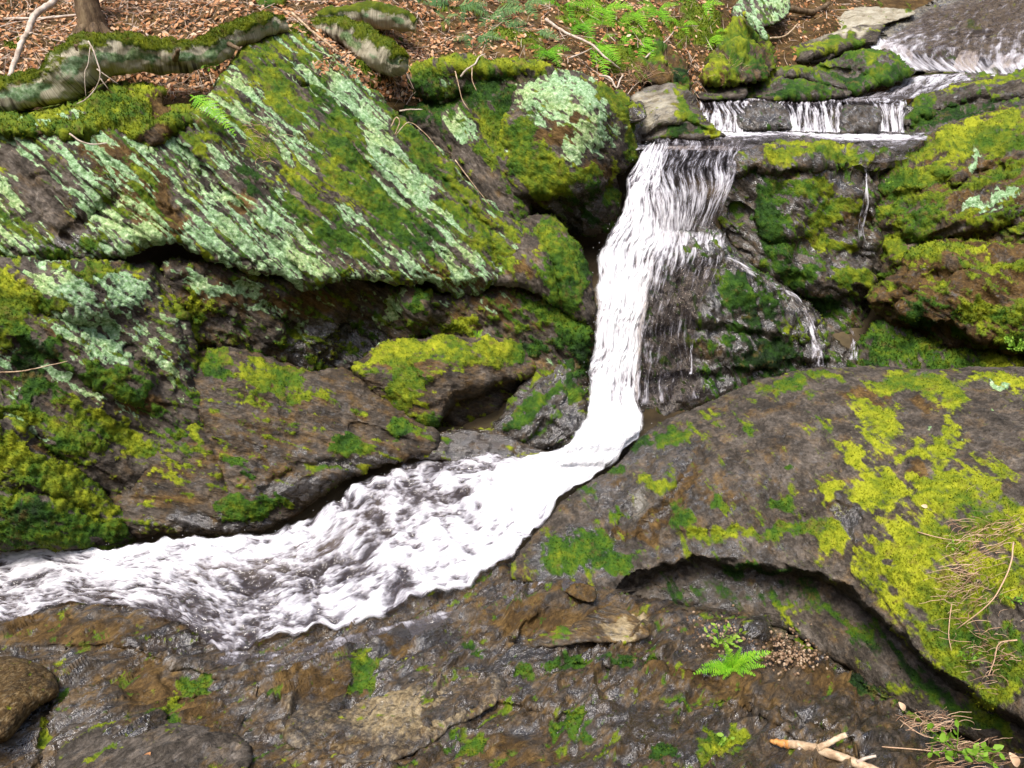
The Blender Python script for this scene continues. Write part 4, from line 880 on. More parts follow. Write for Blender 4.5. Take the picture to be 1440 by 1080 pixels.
# pool above the main fall
o, *_ = ribbon('pool_water', [(1360,180,(z,1.55),1360,240,(y,5.34),.30),(1300,183,(z,1.55),1285,226,(y,5.40),.35,.3,.2),(1240,184,(z,1.55),1240,231,(y,5.28),.40,.25,.15),(1190,186,(z,1.55),1195,228,(y,5.30),.38,.2,.15),(1130,186,(z,1.55),1130,216,(y,5.38),.35,.2,.25),(1070,186,(z,1.55),1060,214,(y,5.46),.30,.2,.3),(1000,189,(z,1.55),990,213,(y,5.50),.25,.3,.45),(940,192,(z,1.55),930,212,(y,5.52),.25,.35,.5),(890,192,(z,1.54),890,212,(y,5.5),.25,.35,.5)], 60, 360, 'pool_water', .010, 101, (14, 5), ends=(.02, .02)); wtag(o)
# dark slide over the lip, then the veil
o, *_ = ribbon('waterfall', [(912,190,(y,5.74),1052,196,(y,5.76),.30,.26,.26),(915,200,(y,5.62),1050,206,(y,5.6),.34,.30,.32),(912,215,(y,5.46),1046,218,(y,5.44),.38,.32,.36),(905,245,(y,5.30),1042,232,(y,5.28),.40,.26,.38),(915,275,(y,5.14),1036,256,(y,5.16),.5,.32,.42),(922,305,(y,5.06),1022,290,(y,5.06),.58,.40,.30),(925,335,(y,5.0),1006,330,(y,5.0),.64,.44,.24),(920,350,(y,4.96),1024,350,(y,4.97),.7,.5,.4)], 150, 260, 'thin_water', .012, 102, (44, 5), foamn=.26, edge=.1, wobble=.01, eal=.10, ends=(.06, .10)); wtag(o)
# thin sheet over the dark hump right of the fall
o, *_ = ribbon('waterfall', [(915,312,(y,4.97),1026,318,(y,5.02),.6,.45,.42),(912,340,(y,4.86),1028,345,(y,4.94),.62,.5,.5),(905,368,(y,4.74),1022,375,(y,4.83),.50,.24,.30),(898,410,(y,4.60),1004,415,(y,4.70),.44,.12,.10),(890,440,(y,4.53),990,445,(y,4.62),.38,.16,.12),(888,480,(y,4.46),985,488,(y,4.52),.34,.12,.08),(882,540,(y,4.33),1000,542,(y,4.37),.36,.15,.14),(878,588,(y,4.20),1005,566,(y,4.26),.44,.26,.28)], 130, 260, 'thin_water', .012, 103, (36, 6), foamn=.30, edge=.12, ends=(.10, .10), wobble=.02, eal=.2); wtag(o)
# the main white fall
o, V, N, Fm = ribbon('waterfall', [(907,205,(y,5.55),943,208,(y,5.56),.5),(889,228,(y,5.38),935,232,(y,5.40),.62),(875,252,(y,5.26),935,258,(y,5.28),.5,.6,.5),(869,285,(y,5.10),937,285,(y,5.12),.62),(853,320,(y,4.98),943,325,(y,5.0),.56,.68,.58),(829,358,(y,4.86),935,365,(y,4.88),.55,.72,.58),(827,400,(y,4.74),924,405,(y,4.76),.6,.76,.58),(827,450,(y,4.60),916,455,(y,4.62),.6,.74,.56),(821,500,(y,4.48),911,505,(y,4.50),.58,.74,.56),(817,550,(y,4.34),909,555,(y,4.36),.6,.78,.62),(809,590,(y,4.18),914,592,(y,4.22),.7,.86,.7),(797,618,(y,4.07),913,610,(y,4.13),1.0),(785,640,(z,.035),886,634,(z,.03),1.0),(762,660,(z,.02),868,656,(z,.01),.9)], 140, 500, 'white_water', .034, 104, (24, 4.0), foamn=.40, edge=.25, thick=.05, ends=(.03, .12), eal=.28, wobble=.06); wtag(o)
SPRAY.append((V, N, Fm, 500, .02))
# rapids running out to the left
o, V, N, Fm = ribbon('rapids', [(830,570,(y,4.50),898,575,(y,4.52),.9),(812,598,(y,4.24),905,600,(y,4.26),1.0),(795,622,(z,.03),888,630,(z,.0),.95,1.1,1.05),(740,638,(z,-.01),830,672,(z,-.04),.8,1.15,1.0),(672,634,(z,-.03),762,738,(z,-.11),.34,.80,.74),(605,638,(z,-.06),712,806,(z,-.19),.30,.56,.70),(545,652,(z,-.09),640,842,(z,-.24),.40,.50,.62),(490,680,(z,-.13),560,868,(z,-.27),.55,.40,.60),(440,712,(z,-.17),480,890,(z,-.29),.72,.30,.68),(385,738,(z,-.19),405,908,(z,-.31),.78,.30,.56),(310,746,(z,-.20),325,925,(z,-.33),.70,.42,.28),(235,750,(z,-.21),240,886,(z,-.31),.74,.46,.2),(150,768,(z,-.24),175,858,(z,-.31),.74,.58,.34),(75,764,(z,-.26),90,856,(z,-.33),.72,.52,.32),(0,772,(z,-.28),0,882,(z,-.36),.68,.46,.38),(-120,785,(z,-.30),-120,890,(z,-.38),.7),(-260,800,(z,-.32),-260,900,(z,-.40),.7)], 200, 680, 'white_water', .034, 105, (11, 6), foamn=.38, edge=.20, ends=(0, .01), wobble=.10, eal=.13); wtag(o)
SPRAY.append((V, N, Fm, 350, .025))
# boiling foam where the fall lands
o, *_ = ribbon('foam', [(812,580,(y,4.20),906,582,(y,4.25),.9),(800,602,(y,4.05),908,604,(y,4.12),1.0),(786,624,(y,3.93),896,626,(y,3.98),1.0),(766,648,(y,3.84),880,650,(y,3.85),.95),(744,672,(y,3.77),856,676,(y,3.76),.8)], 90, 110, 'white_water', .034, 108, (13, 9), foamn=.4, edge=.3, ends=(.3, .4), eal=.3, wobble=.06, thick=.02); wtag(o)
# clear run-off sliding along the near bank of the rapids
o, *_ = ribbon('runoff_water', [(815,800,(z,-.175),850,838,(z,-.175),.2),(740,812,(z,-.205),770,858,(z,-.20),.3,.1,.1),(660,840,(z,-.245),690,880,(z,-.235),.35,.15,.1),(560,870,(z,-.275),590,905,(z,-.268),.35,.2,.15),(470,892,(z,-.30),490,922,(z,-.298),.35,.2,.15),(380,910,(z,-.325),380,945,(z,-.325),.35,.25,.15),(300,908,(z,-.33),290,938,(z,-.32),.3,.2,.1)], 40, 260, 'pool_water', .010, 106, (14, 5), eal=.4); wtag(o)
# upper cascade: pool, curtains, apron
o, *_ = ribbon('pool_water', [(1470,96,(y,7.5),1470,118,(y,7.0),.5),(1380,100,(y,7.4),1330,130,(y,6.85),.55,.4,.3),(1290,106,(y,7.3),1268,143,(y,6.66),.5,.35,.3),(1200,128,(y,7.0),1180,144,(y,6.66),.6,.4,.35),(1110,134,(y,6.9),1100,143,(y,6.66),.6,.45,.35),(1040,132,(y,6.9),1030,141,(y,6.67),.6,.45,.4),(975,132,(y,6.9),975,140,(y,6.67),.5)], 40, 260, 'pool_water', .012, 107, (12, 6), ends=(.02, .02)); wtag(o)
for k, (x0, x1, x2, x3, f0) in enumerate([(978, 1062, 982, 1074, .44), (1090, 1192, 1094, 1194, .42), (1228, 1280, 1232, 1276, .46), (1046, 1112, 1050, 1116, .24), (1184, 1238, 1186, 1240, .18)]):
    o, *_ = ribbon('waterfall', [(x0,139,(y,6.66),x1,141,(y,6.66),.3),(x0,147,(y,6.52),x1,149,(y,6.50),f0-.1),(x2,160,(y,6.44),x3,162,(y,6.42),f0),(x2,174,(y,6.38),x3,177,(y,6.36),f0+.05),(x2,186,(y,6.30),x3,189,(y,6.28),f0+.15)], max(14, int((x1-x0)*1.1)), 60, 'thin_water', .014, 110+k, (30, 4), foamn=.5, edge=.05, eal=.16, ends=(0, .08)); wtag(o)
o, *_ = ribbon('foam', [(975,183,(z,1.60),975,191,(z,1.575),.5),(1020,183,(z,1.60),1030,196,(z,1.575),.66,.6,.2),(1100,184,(z,1.60),1110,193,(z,1.575),.45,.4,.1),(1170,186,(z,1.60),1180,200,(z,1.575),.66,.62,.2),(1250,187,(z,1.60),1260,201,(z,1.575),.66,.62,.2),(1310,190,(z,1.595),1310,200,(z,1.575),.2)], 36, 240, 'white_water', .012, 120, (22, 10), foamn=.45, edge=.1, eal=.4, wobble=.06); wtag(o)
# topmost slide
for k, st in enumerate([[(1222,52,(y,7.95),1262,58,(y,7.95),.45),(1222,66,(y,7.72),1282,72,(y,7.72),.66),(1232,80,(y,7.55),1290,88,(y,7.5),.72)], [(1350,70,(y,7.8),1376,72,(y,7.8),.45),(1342,84,(y,7.6),1378,86,(y,7.6),.66),(1338,98,(y,7.4),1372,102,(y,7.4),.8)], [(1396,78,(y,7.75),1480,72,(y,7.75),.4),(1388,92,(y,7.5),1480,90,(y,7.5),.72),(1382,104,(y,7.35),1480,106,(y,7.3),.8)], [(1300,14,(y,9.1),1500,-40,(y,10.3),.18),(1268,36,(y,8.45),1480,20,(y,8.9),.24,.18,.22),(1240,52,(y,7.98),1480,66,(y,7.85),.40,.22,.40),(1232,72,(y,7.6),1480,94,(y,7.38),.5,.26,.6),(1280,104,(y,7.3),1480,112,(y,7.2),.5)]]):
    o, *_ = ribbon('waterfall', st, 50, 50, 'thin_water', .014, 130+k, (20, 4), foamn=.3, edge=.1); wtag(o)
# trickles
def trickle(pts, w, seed, foam=.72):
    st = [(x-w*k, yy, (y, Y), x+w*k, yy, (y, Y), foam) for (x, yy, Y, k) in pts]
    o, *_ = ribbon('trickle', st, 12, 150, 'thin_water', .008, seed, (34, 6), foamn=.5, edge=.12, thick=.01, eal=.35, ends=(.06, .1)); wtag(o)
def trickleL(pts, w, seed, foam=.72):   # one running sideways: widen it down the slope
    st = [(x, yy-w*k, (y, Y), x, yy+w*k, (y, Y-.03), foam) for (x, yy, Y, k) in pts]
    o, *_ = ribbon('trickle', st, 12, 150, 'thin_water', .008, seed, (34, 6), foamn=.5, edge=.12, thick=.01, eal=.35, ends=(.06, .1)); wtag(o)
trickleL([(1018,365,4.88,1.2),(1045,376,4.86,1),(1070,392,4.83,1.2),(1095,406,4.80,1),(1118,418,4.76,.9),(1130,432,4.72,.8)], 6, 140, .30)
trickle([(1130,430,4.72,.8),(1140,455,4.66,1),(1147,485,4.58,1.3),(1150,520,4.48,1.8)], 7, 141, .36)
trickle([(1217,232,5.16,.6),(1218,262,5.0,.4),(1216,290,4.97,1.1),(1210,320,4.95,1.0),(1214,345,4.95,1.0)], 6, 142, .30)
trickle([(1190,455,4.84,.7),(1200,480,4.72,1),(1198,510,4.6,1.6)], 7, 143, .26)
trickle([(976,455,4.54,.8),(972,490,4.46,.6),(970,530,4.36,1.0)], 4, 144, .35)

# drops thrown up along the white water
def spray():
    rg = np.random.default_rng(5); P_, S_ = [], []
    for V, N, Fm, n, h in SPRAY:
        ids = np.nonzero(Fm > .45)[0]
        k = rg.choice(ids, n)
        P_.append(V[k]+N[k]*np.abs(rg.normal(0, h, (n, 1)))+rg.normal(0, .012, (n, 3))); S_.append(rg.uniform(.0008, .0022, n))
    P_ = np.concatenate(P_); S_ = np.concatenate(S_)
    o = np.array([[1, 0, 0], [-1, 0, 0], [0, 1, 0], [0, -1, 0], [0, 0, 1.6], [0, 0, -1.6]])
    V = (P_[:, None]+o[None]*S_[:, None, None]).reshape(-1, 3)
    f = np.array([[0, 2, 4], [2, 1, 4], [1, 3, 4], [3, 0, 4], [2, 0, 5], [1, 2, 5], [3, 1, 5], [0, 3, 5]])
    F = (np.arange(len(P_))[:, None, None]*6+f[None]).reshape(-1, 3)
    ob = make_mesh('spray', V, [F], {'foam': np.ones(len(V))*2, 'fl': V, 'al': np.ones(len(V))*3}, MAT['white_water'])
    ob['kind'] = 'stuff'; ob['label'] = 'white drops thrown up along the fall and rapids'
spray()
# ------------------------------------------------------------------ the wooded bank, ground and undergrowth
HCTRL = [(-400,60,5.0),(-100,70,5.15),(100,60,5.35),(300,60,5.45),(400,30,5.55),(520,40,5.7),(600,90,5.75),(700,90,5.75),(800,92,5.85),(880,115,6.2),(950,118,6.5),(1060,90,7.2),
         (-400,0,5.6),(-100,0,5.95),(100,0,6.05),(300,0,6.1),(450,0,6.2),(600,0,6.7),(800,0,7.2),(950,0,7.5),(1080,0,8.2),(1200,-5,9.2),(1290,-15,10.2),
         (-400,-300,10.5),(100,-300,11),(600,-300,12),(1000,-300,13),(1500,-300,15),(1500,-60,11.2),(-400,160,4.7),(0,150,4.95),(300,130,5.2),(600,150,5.6),(800,150,5.75),(950,150,6.4),(1200,20,8.6)]
YH = tps(HCTRL)
def hill():
    xs = np.arange(-420, 1560, 4.5); ys = np.arange(-300, 158, 3.5)
    GX, GY = np.meshgrid(xs, ys); px, py = GX.ravel(), GY.ravel()
    V = P(px, py, YH(px, py))
    nx = len(xs); i, j = np.meshgrid(np.arange(len(ys)-1), np.arange(nx-1), indexing='ij')
    q = np.stack([i*nx+j, (i+1)*nx+j, (i+1)*nx+j+1, i*nx+j+1], -1).reshape(-1, 4)
    N = vnormals(V, q)
    if N[:, 2].mean() < 0: N = -N; q = q[:, ::-1]
    wn = fbm(np.stack([px, py, px*0], -1)/[50, 24, 1], 3, .6, seed=5)
    m = eval_masks(px, py, 'mo 540,25 40x14 .6; mo 20,60 30x20 .6; mo 720,60 60x16 .6; mo 650,20 60x14 .5; mo 830,20 80x30 .6; mo 760,75 60x16 .5; mo 980,40 50x40 .8; mo 900,60 40x40 .8; mo 870,85 30x20 .7; mo 420,50 40x20 .5; ba 180,30 200x30 .8', dict(mo=.26, hue=.3, ru=1), (wn*16, wn*9))
    n2 = fbm(V*6, 4, .6, seed=9)
    mo = sstep(.4, .62, m['mo']+n2*.5)
    V = V+N*(fbm(V*2.2, 3, seed=3)*.07+fbm(V*14, 4, .6, seed=4)*.022+mo*.02)[:, None]
    N = vnormals(V, q)
    o = make_mesh('hillside', V, [q], {'moss': mo, 'hue': m['hue']+n2*.3, 'lich': mo*0, 'rust': mo*0+1, 'tan': mo*0, 'wet': mo*0, 'pale': mo*0, 'sc': V}, MAT['rock'])
    o['kind'] = 'structure'
    return o, V, N, px, py, mo, m['hue']
HILL, HV, HN, HPX, HPY, HMO, HHUE = hill()

def ground():
    yk = [-60, -14, -4, -1, .5, 1.5, 3.4, 4.0, 5.6, 6.5, 8, 12, 60]; zk = [34, 7, 2.0, .5, .05, -.5, -.65, -.3, .8, 1.1, 1.5, 3.0, 46]  # banks behind the camera and beyond the hill steepened, unseen, to block low sky
    xs = np.concatenate([np.arange(-60, -8, 2), np.arange(-8, 8, .12), np.arange(8, 61, 2)]); ys = np.concatenate([np.arange(-60, -2, 1.2), np.arange(-2, 9, .12), np.arange(9, 61, 2)])
    GX, GY = np.meshgrid(xs, ys); x, yy = GX.ravel(), GY.ravel()
    zz = np.interp(yy, yk, zk)
    V = np.stack([x, yy, zz], -1)
    V[:, 2] += fbm(V*.8, 4, seed=2)*.12+np.maximum(np.abs(x)-7, 0)*.5  # unseen sides raised too, to cut off low skylight
    nx = len(xs); i, j = np.meshgrid(np.arange(len(ys)-1), np.arange(nx-1), indexing='ij')
    q = np.stack([i*nx+j, i*nx+j+1, (i+1)*nx+j+1, (i+1)*nx+j], -1).reshape(-1, 4)
    o = make_mesh('ground', V, [q], None, MAT['ground_soil']); o['kind'] = 'structure'
ground()

def pick_on(mask_fn, n, rg):
    w = mask_fn(HPX, HPY); k = rg.choice(len(w), n, p=w/w.sum())
    t = rg.normal(0, .012, (n, 3))
    return HV[k]+t*[1, 1, .2], HN[k], k

def basis(n, rg):
    r = rg.normal(size=n.shape); t = np.cross(n, r); t /= np.linalg.norm(t, axis=1, keepdims=True)+1e-9
    return t, np.cross(n, t)

def litter():
    rg = np.random.default_rng(11)
    def dens(px, py):
        w = ((px > -140) & (px < 1240) & (py > -120) & (py < 140)).astype(float)
        w *= np.where(px < 620, 1.0, np.where(px < 1000, .55, .25))
        return w*(1-.75*HMO)*(YH(px, py)/6)**2
    n = 27000
    p, nn, k = pick_on(dens, n, rg)
    nn = nn+rg.normal(0, .35, nn.shape); nn /= np.linalg.norm(nn, axis=1, keepdims=True)
    t, b = basis(nn, rg)
    L = rg.uniform(.009, .026, n)[:, None]; W = L*rg.uniform(.35, .6, (n, 1)); cu = rg.uniform(-.1, .5, (n, 1))
    p = p+nn*rg.uniform(.002, .02, (n, 1))
    VV = np.stack([p-t*L, p-t*L*.1+b*W+nn*L*cu, p-t*L*.1-b*W+nn*L*cu*.8, p+t*L+nn*L*cu*.6, p+t*L*.4+b*W*.7+nn*L*cu, p+t*L*.4-b*W*.7+nn*L*cu], 1).reshape(-1, 3)
    a = np.arange(n)*6
    F = np.concatenate([np.stack([a, a+1, a+2], -1), np.stack([a+3, a+5, a+4], -1)])
    Q = np.stack([a+1, a+4, a+5, a+2], -1)
    rnd = np.clip(rg.beta(1.6, 1.9, n), 0, 1)
    o = make_mesh('leaf_litter', VV, [Q, F], {'rnd': np.repeat(rnd, 6)}, MAT['leaf_litter'], smooth=False)
    o['kind'] = 'stuff'; o['label'] = 'dry brown fallen leaves covering the bank'
    # needles and twiglets
    n = 11000
    p, nn, k = pick_on(dens, n, rg)
    t, b = basis(nn, rg)
    L = (rg.gamma(1.6, .028, n)+.015)[:, None]; w = rg.uniform(.0007, .0018, (n, 1)); bd = rg.normal(0, .12, (n, 1))
    p = p+nn*rg.uniform(.006, .028, (n, 1)); lift = nn*rg.normal(0, .12, (n, 1))
    c0, c1, c2 = p-(t+lift)*L, p+b*L*bd, p+(t+lift)*L
    VV = np.stack([c0-b*w+nn*w, c0+b*w-nn*w, c1-b*w+nn*w, c1+b*w-nn*w, c2-b*w*.5, c2+b*w*.5], 1).reshape(-1, 3)
    a = np.arange(n)*6
    Q = np.concatenate([np.stack([a, a+1, a+3, a+2], -1), np.stack([a+2, a+3, a+5, a+4], -1)])
    o = make_mesh('twig_litter', VV, [Q], {'rnd': np.repeat(rg.uniform(0, 1, n), 6)}, MAT['twig'], smooth=False)
    o['kind'] = 'stuff'; o['label'] = 'fine dead twigs and needles strewn over the leaves'
    # moss and low green fuzz on the bank
    tufts(HILL, HV, HN, HMO, HHUE, HPX, HPY, 2.2, 4.0, 99, 1.8)
litter()

# ------------------------------------------------------------------ fronds and leafy sprigs
def frond(mb, st, base, d, up, L, W, n, arch=.12, droop=.15, seed=0, lean=.45, sub=5, tone=.5):
    rg = np.random.default_rng(seed)
    d = np.asarray(d, float); d /= np.linalg.norm(d); up = np.asarray(up, float)
    side = np.cross(d, up); side /= np.linalg.norm(side)+1e-9; up = np.cross(side, d)
    def pt(t): return np.asarray(base)+d*L*t+up*L*arch*4*t*(1-t)-np.array([0, 0, 1])*L*droop*t*t
    ts = np.linspace(0, 1, 10)
    st.tube([pt(t) for t in ts], np.linspace(L*.012, L*.003, 10), 5, 2, rnd=.6)
    for i in range(n):
        t = .10+.90*i/n
        w = W*min(1, (t+.12)/.38)*(1-t)**.75*1.15+W*.05
        for s in (-1, 1):
            ww = w*rg.uniform(.85, 1.1); b = pt(t+rg.uniform(-.01, .01))
            dd = side*s+d*(lean+rg.normal(0, .06))+up*rg.normal(.05, .12); dd /= np.linalg.norm(dd)
            pd = np.cross(dd, up); pd /= np.linalg.norm(pd)
            V, T = [], []
            hw = L*.9/n*.55
            for k in range(sub):
                a, e = k/sub, (k+1.25)/sub
                f = (1-a)**.7
                drp = -up*ww*.12
                c0, c1 = b+dd*ww*a+drp*a*a, b+dd*ww*min(e, 1.02)+drp*a*a
                o = len(V); m = (c0+c1)/2
                V += [c0, c1, m+pd*hw*f+dd*ww*.07, m-pd*hw*f+dd*ww*.07]
                T += [(o, o+1, o+2), (o, o+3, o+1)]
            mb.add(np.array(V), None, np.array(T), rnd=np.clip(tone+rg.normal(0, .16), 0, 1))

def fern(label, x, yy, Y, fr, group='ferns on the bank', mat='fern_leaf', cat='fern', name='fern', sub=5, single=False):
    """fr: list of (tipx, tipy, dY, width/length, pinnae, tone)"""
    base = P(x, yy, Y); root = empty(name, base); tag(root, label, cat, group)
    for k, (tx, ty, dy, wl, n, tone) in enumerate(fr):
        tip = P(tx, ty, Y+dy); d = tip-base; L = np.linalg.norm(d)
        mb, st = MB(), MB()
        view = np.array([0, 0, CAMZ])-base; view /= np.linalg.norm(view)
        up = view*.7+np.array([0, 0, .8])
        frond(mb, st, base, d, up, L, L*wl, n, .10, .05, int(abs(x*7+yy*13+k*31)), sub=sub, tone=tone)
        f = mb.build('frond', MAT[mat], root, smooth=False)
        s = st.build('stem', MAT[mat], root)
        s.parent = f
    return root

fern('single bright green fern frond hanging over the leaning boulder below the log', 268, 134, 4.70, [(332, 188, -.16, .20, 22, .62)], group='ferns along the stream')
FB = 'ferns on the bank'
def fb(label, x, yy, tips, tone, n=18, wl=.30):
    Y = float(YH(np.array([x]), np.array([yy]))[0])-.02
    fern(label, x, yy, Y, [(x+(tx-x)*1.5, yy+(ty-yy)*1.45, dy*1.3, wl, n, tone) for tx, ty, dy in tips], FB)
fb('bright fern clump drooping beside the leaning pale stick on the bank', 842, 62, [(825, 58, -.1), (833, 86, -.22), (848, 92, -.25), (862, 80, -.2), (858, 52, -.1)], .6)
fb('bright fern with spread fronds at the right of the stick end on the bank', 872, 42, [(850, 34, -.1), (856, 58, -.15), (880, 66, -.2), (893, 46, -.1), (878, 24, .0)], .55)
fb('pale yellow-green fern near the top edge above the lichen-capped boulder', 850, 12, [(820, 8, -.1), (835, 26, -.2), (858, 30, -.2), (878, 10, -.1)], .7)
fb('small fern beside the mossy mound left of the upper cascade', 958, 36, [(940, 28, -.08), (946, 46, -.12), (962, 50, -.15), (974, 34, -.1)], .75)
fb('fern hanging by the bulging mossy bank rock', 1002, 48, [(990, 42, -.1), (998, 64, -.2), (1010, 60, -.2), (1016, 44, -.1)], .8)
fb('light fern at the top edge between the two bank rocks', 985, 8, [(960, 4, -.1), (970, 22, -.2), (995, 24, -.2), (1008, 6, -.1)], .65)
fb('drooping fern tips at the right of the golden bank moss', 905, 52, [(893, 60, -.1), (900, 78, -.25), (914, 72, -.2)], .6)
fb('dull green fern at the top edge left of the pale yellow-green fern', 790, 10, [(765, 4, -.1), (775, 24, -.2), (800, 26, -.2), (812, 6, -.1)], .3)
fb('fern sprouting at the top edge between the mound and the light fern', 925, 14, [(905, 6, -.1), (912, 28, -.2), (935, 30, -.2), (946, 8, -.1)], .5)
fern('tiny pair of bright fern leaves on the crest of the humped brown rock', 672, 474, 4.40, [(664, 464, -.02, .4, 7, .9), (680, 463, -.02, .4, 7, .9)], group='ferns along the stream', sub=3)

HS = 'hemlock seedlings on the bank'
def hs(label, x, yy, tips, tone=.5):
    Y = float(YH(np.array([x]), np.array([yy]))[0])-.03
    fern(label, x, yy, Y, [(x+(tx-x)*1.55, yy+(ty-yy)*1.5, dy*1.2, .36, 16, tone) for tx, ty, dy in tips], HS, 'hemlock_leaf', 'seedling', 'hemlock_seedling', sub=6)
hs('feathery grey-green hemlock seedling at the top centre edge', 640, 14, [(610, 6, -.1), (615, 22, -.15), (650, 26, -.15), (670, 8, -.1)])
hs('flat hemlock seedling spray above the middle of the mossy rock wall', 690, 22, [(665, 14, -.1), (680, 36, -.15), (712, 34, -.15), (722, 16, -.1)], .6)
hs('hemlock seedling with drooping sprays left of the dark hole in the leaves', 712, 40, [(690, 48, -.12), (700, 56, -.15), (735, 48, -.15), (732, 34, -.1)], .35)
hs('small hemlock seedling standing right of the dark hole in the leaves', 752, 46, [(738, 54, -.1), (755, 60, -.12), (775, 52, -.1)], .6)
hs('hemlock seedling at the top edge nearest the dull green fern', 735, 8, [(712, 2, -.1), (722, 18, -.15), (748, 20, -.15), (760, 4, -.1)], .7)
hs('lone grey-green seedling leaf tuft among brown leaves right of the mossy log end', 626, 26, [(618, 22, -.03), (630, 32, -.05), (638, 22, -.03)], .8)

fb('dark green fern half hidden at the top edge, first one right of the hemlock seedlings', 818, 34, [(800, 30, -.1), (808, 48, -.2), (830, 50, -.2), (838, 32, -.1)], .2)
fb('low fern spreading over soil directly above the golden moss strip', 770, 72, [(750, 68, -.1), (758, 84, -.2), (782, 86, -.2), (792, 70, -.1)], .3)
fb('vivid fern at the top edge above the mossy mound', 893, 18, [(875, 12, -.1), (882, 32, -.2), (903, 34, -.2), (912, 14, -.1)], .75)
hs('wide hemlock seedling at the top edge right of the mossy rotting log', 600, 4, [(572, 0, -.1), (585, 14, -.15), (615, 16, -.15), (630, 0, -.1)], .45)
hs('sparse hemlock seedling low on the bank above the golden moss strip', 668, 56, [(648, 56, -.1), (660, 68, -.15), (685, 66, -.15), (694, 54, -.1)], .5)
YF = tps([c for c in [(720,810,0,-.16),(770,728,0,-.10),(840,672,0,-.02),(905,608,0,.10),(1000,562,0,.22),(1100,528,0,.38),(1180,516,0,.46),(1300,519,0,.52),(1440,514,0,.62),(1600,520,0,.70),
    (880,850,0,-.22),(980,862,0,-.20),(1100,885,0,-.18),(1200,948,0,-.14),(1320,1022,0,-.08),(1440,1075,0,0.0),(1600,1120,0,.12),
    (860,760,0,-.10),(950,700,0,.10),(1000,640,0,.20),(1100,620,0,.32),(1000,770,0,-.04),(1120,770,0,.03),(1250,700,0,.30),(1250,820,0,.10),(1350,880,0,.14),(1440,760,0,.40),(1440,900,0,.24),(1600,800,0,.5),(1600,1000,0,.30),(1380,960,0,.05)]])
YL = lambda px, py: Yz(px, py, np.interp(px, [900, 1000, 1100, 1250, 1440], [-.10, -.08, -.04, .02, .10]))

# the bright plant on the ledge
fern('bright green feathery plant growing from gravel on the wet ledge', 1030, 938, float(YL(1030, 938)), [(974, 946, -.03, .20, 16, .6), (985, 934, -.02, .2, 14, .5), (1000, 950, -.05, .22, 14, .7), (1016, 955, -.06, .22, 12, .6), (1046, 952, -.06, .22, 12, .55), (1064, 950, -.05, .22, 14, .7), (1078, 936, -.03, .2, 14, .6), (1086, 914, .0, .2, 16, .65), (1066, 914, .0, .22, 14, .8), (1044, 908, .02, .2, 14, .5), (1018, 900, .03, .2, 14, .6), (1008, 918, .0, .2, 14, .55), (1056, 926, -.04, .22, 12, .85)],
     group='ferns along the stream', cat='plant', name='ledge_plant', sub=3)

def sprig(label, x, yy, Y, n, size, seed, tone=.5, spread=1.0, group='small leafy plants'):
    rg = np.random.default_rng(seed); base = P(x, yy, Y); root = empty('leafy_plant', base); tag(root, label, 'plant', group)
    st, lf = MB(), MB()
    for i in range(n):
        a = rg.uniform(0, 6.28); d = np.array([math.cos(a)*spread, math.sin(a)*spread*.7-.3, rg.uniform(.3, 1.0)]); d /= np.linalg.norm(d)
        L = size*rg.uniform(.5, 1.0); tip = base+d*L
        st.tube([base, base+d*L*.5+np.array([0, 0, L*.06]), tip], [size*.02, size*.015, size*.01], 4, 2, rnd=.4)
        for k in range(3):
            q = base+d*L*(.5+.25*k); u = rg.normal(size=3)+d; u /= np.linalg.norm(u); w = np.cross(u, rg.normal(size=3)*.4+np.array([0, -.5, 1.0])); w /= np.linalg.norm(w); l = size*rg.uniform(.16, .30)
            nrm = np.cross(u, w)
            V = np.array([q, q+u*l*.35+w*l*.28+nrm*l*.08, q+u*l*.75+w*l*.22+nrm*l*.06, q+u*l-nrm*l*.1, q+u*l*.75-w*l*.22+nrm*l*.06, q+u*l*.35-w*l*.28+nrm*l*.08, q+u*l*.5])
            lf.add(V, None, np.array([(0, 1, 6), (1, 2, 6), (2, 3, 6), (3, 4, 6), (4, 5, 6), (5, 0, 6)]), rnd=np.clip(tone+rg.normal(0, .15), 0, 1))
    st.build('stem', MAT['sprig_leaf'], root); lf.build('leaf', MAT['sprig_leaf'], root, smooth=False)
    return root
sprig('yellow-green sprig behind the bright plant, left of the round cobble', 1012, 902, float(YL(1012, 902)), 12, .10, 3, .8)
sprig('small green sprig in the dry stems at the lower right', 1345, 1058, float(YL(1345, 1058))-.02, 14, .13, 4, .55)
sprig('grey-green sprig on the moss below the dry grass tangle', 1362, 928, float(YF(np.array([1362.]), np.array([928.]))[0])-.02, 12, .06, 5, .4)
sprig('pale sprig poking through the dry grass tangle', 1345, 772, float(YF(np.array([1345.]), np.array([772.]))[0])-.02, 9, .06, 6, .7)
sprig('bright sprig at the bottom edge left of the broken branch', 1005, 1062, float(YL(1005, 1062)), 14, .09, 7, .85)
sprig('small three-leaved plant where the log meets the leaning boulder', 303, 98, 5.02, 5, .10, 8, .3)
sprig('bright yellow-green cushion of leaves at the right edge behind the foreground rock', 1428, 492, 4.26, 26, .10, 9, .6)
sprig('tiny sprig on the moss right of the dry grass tangle', 1425, 845, float(YF(np.array([1425.]), np.array([845.]))[0])-.02, 8, .05, 10, .35)
sprig('tiny bright leaves beside the trickle on the mossy cliff', 1245, 260, 5.1, 6, .05, 12, .8)

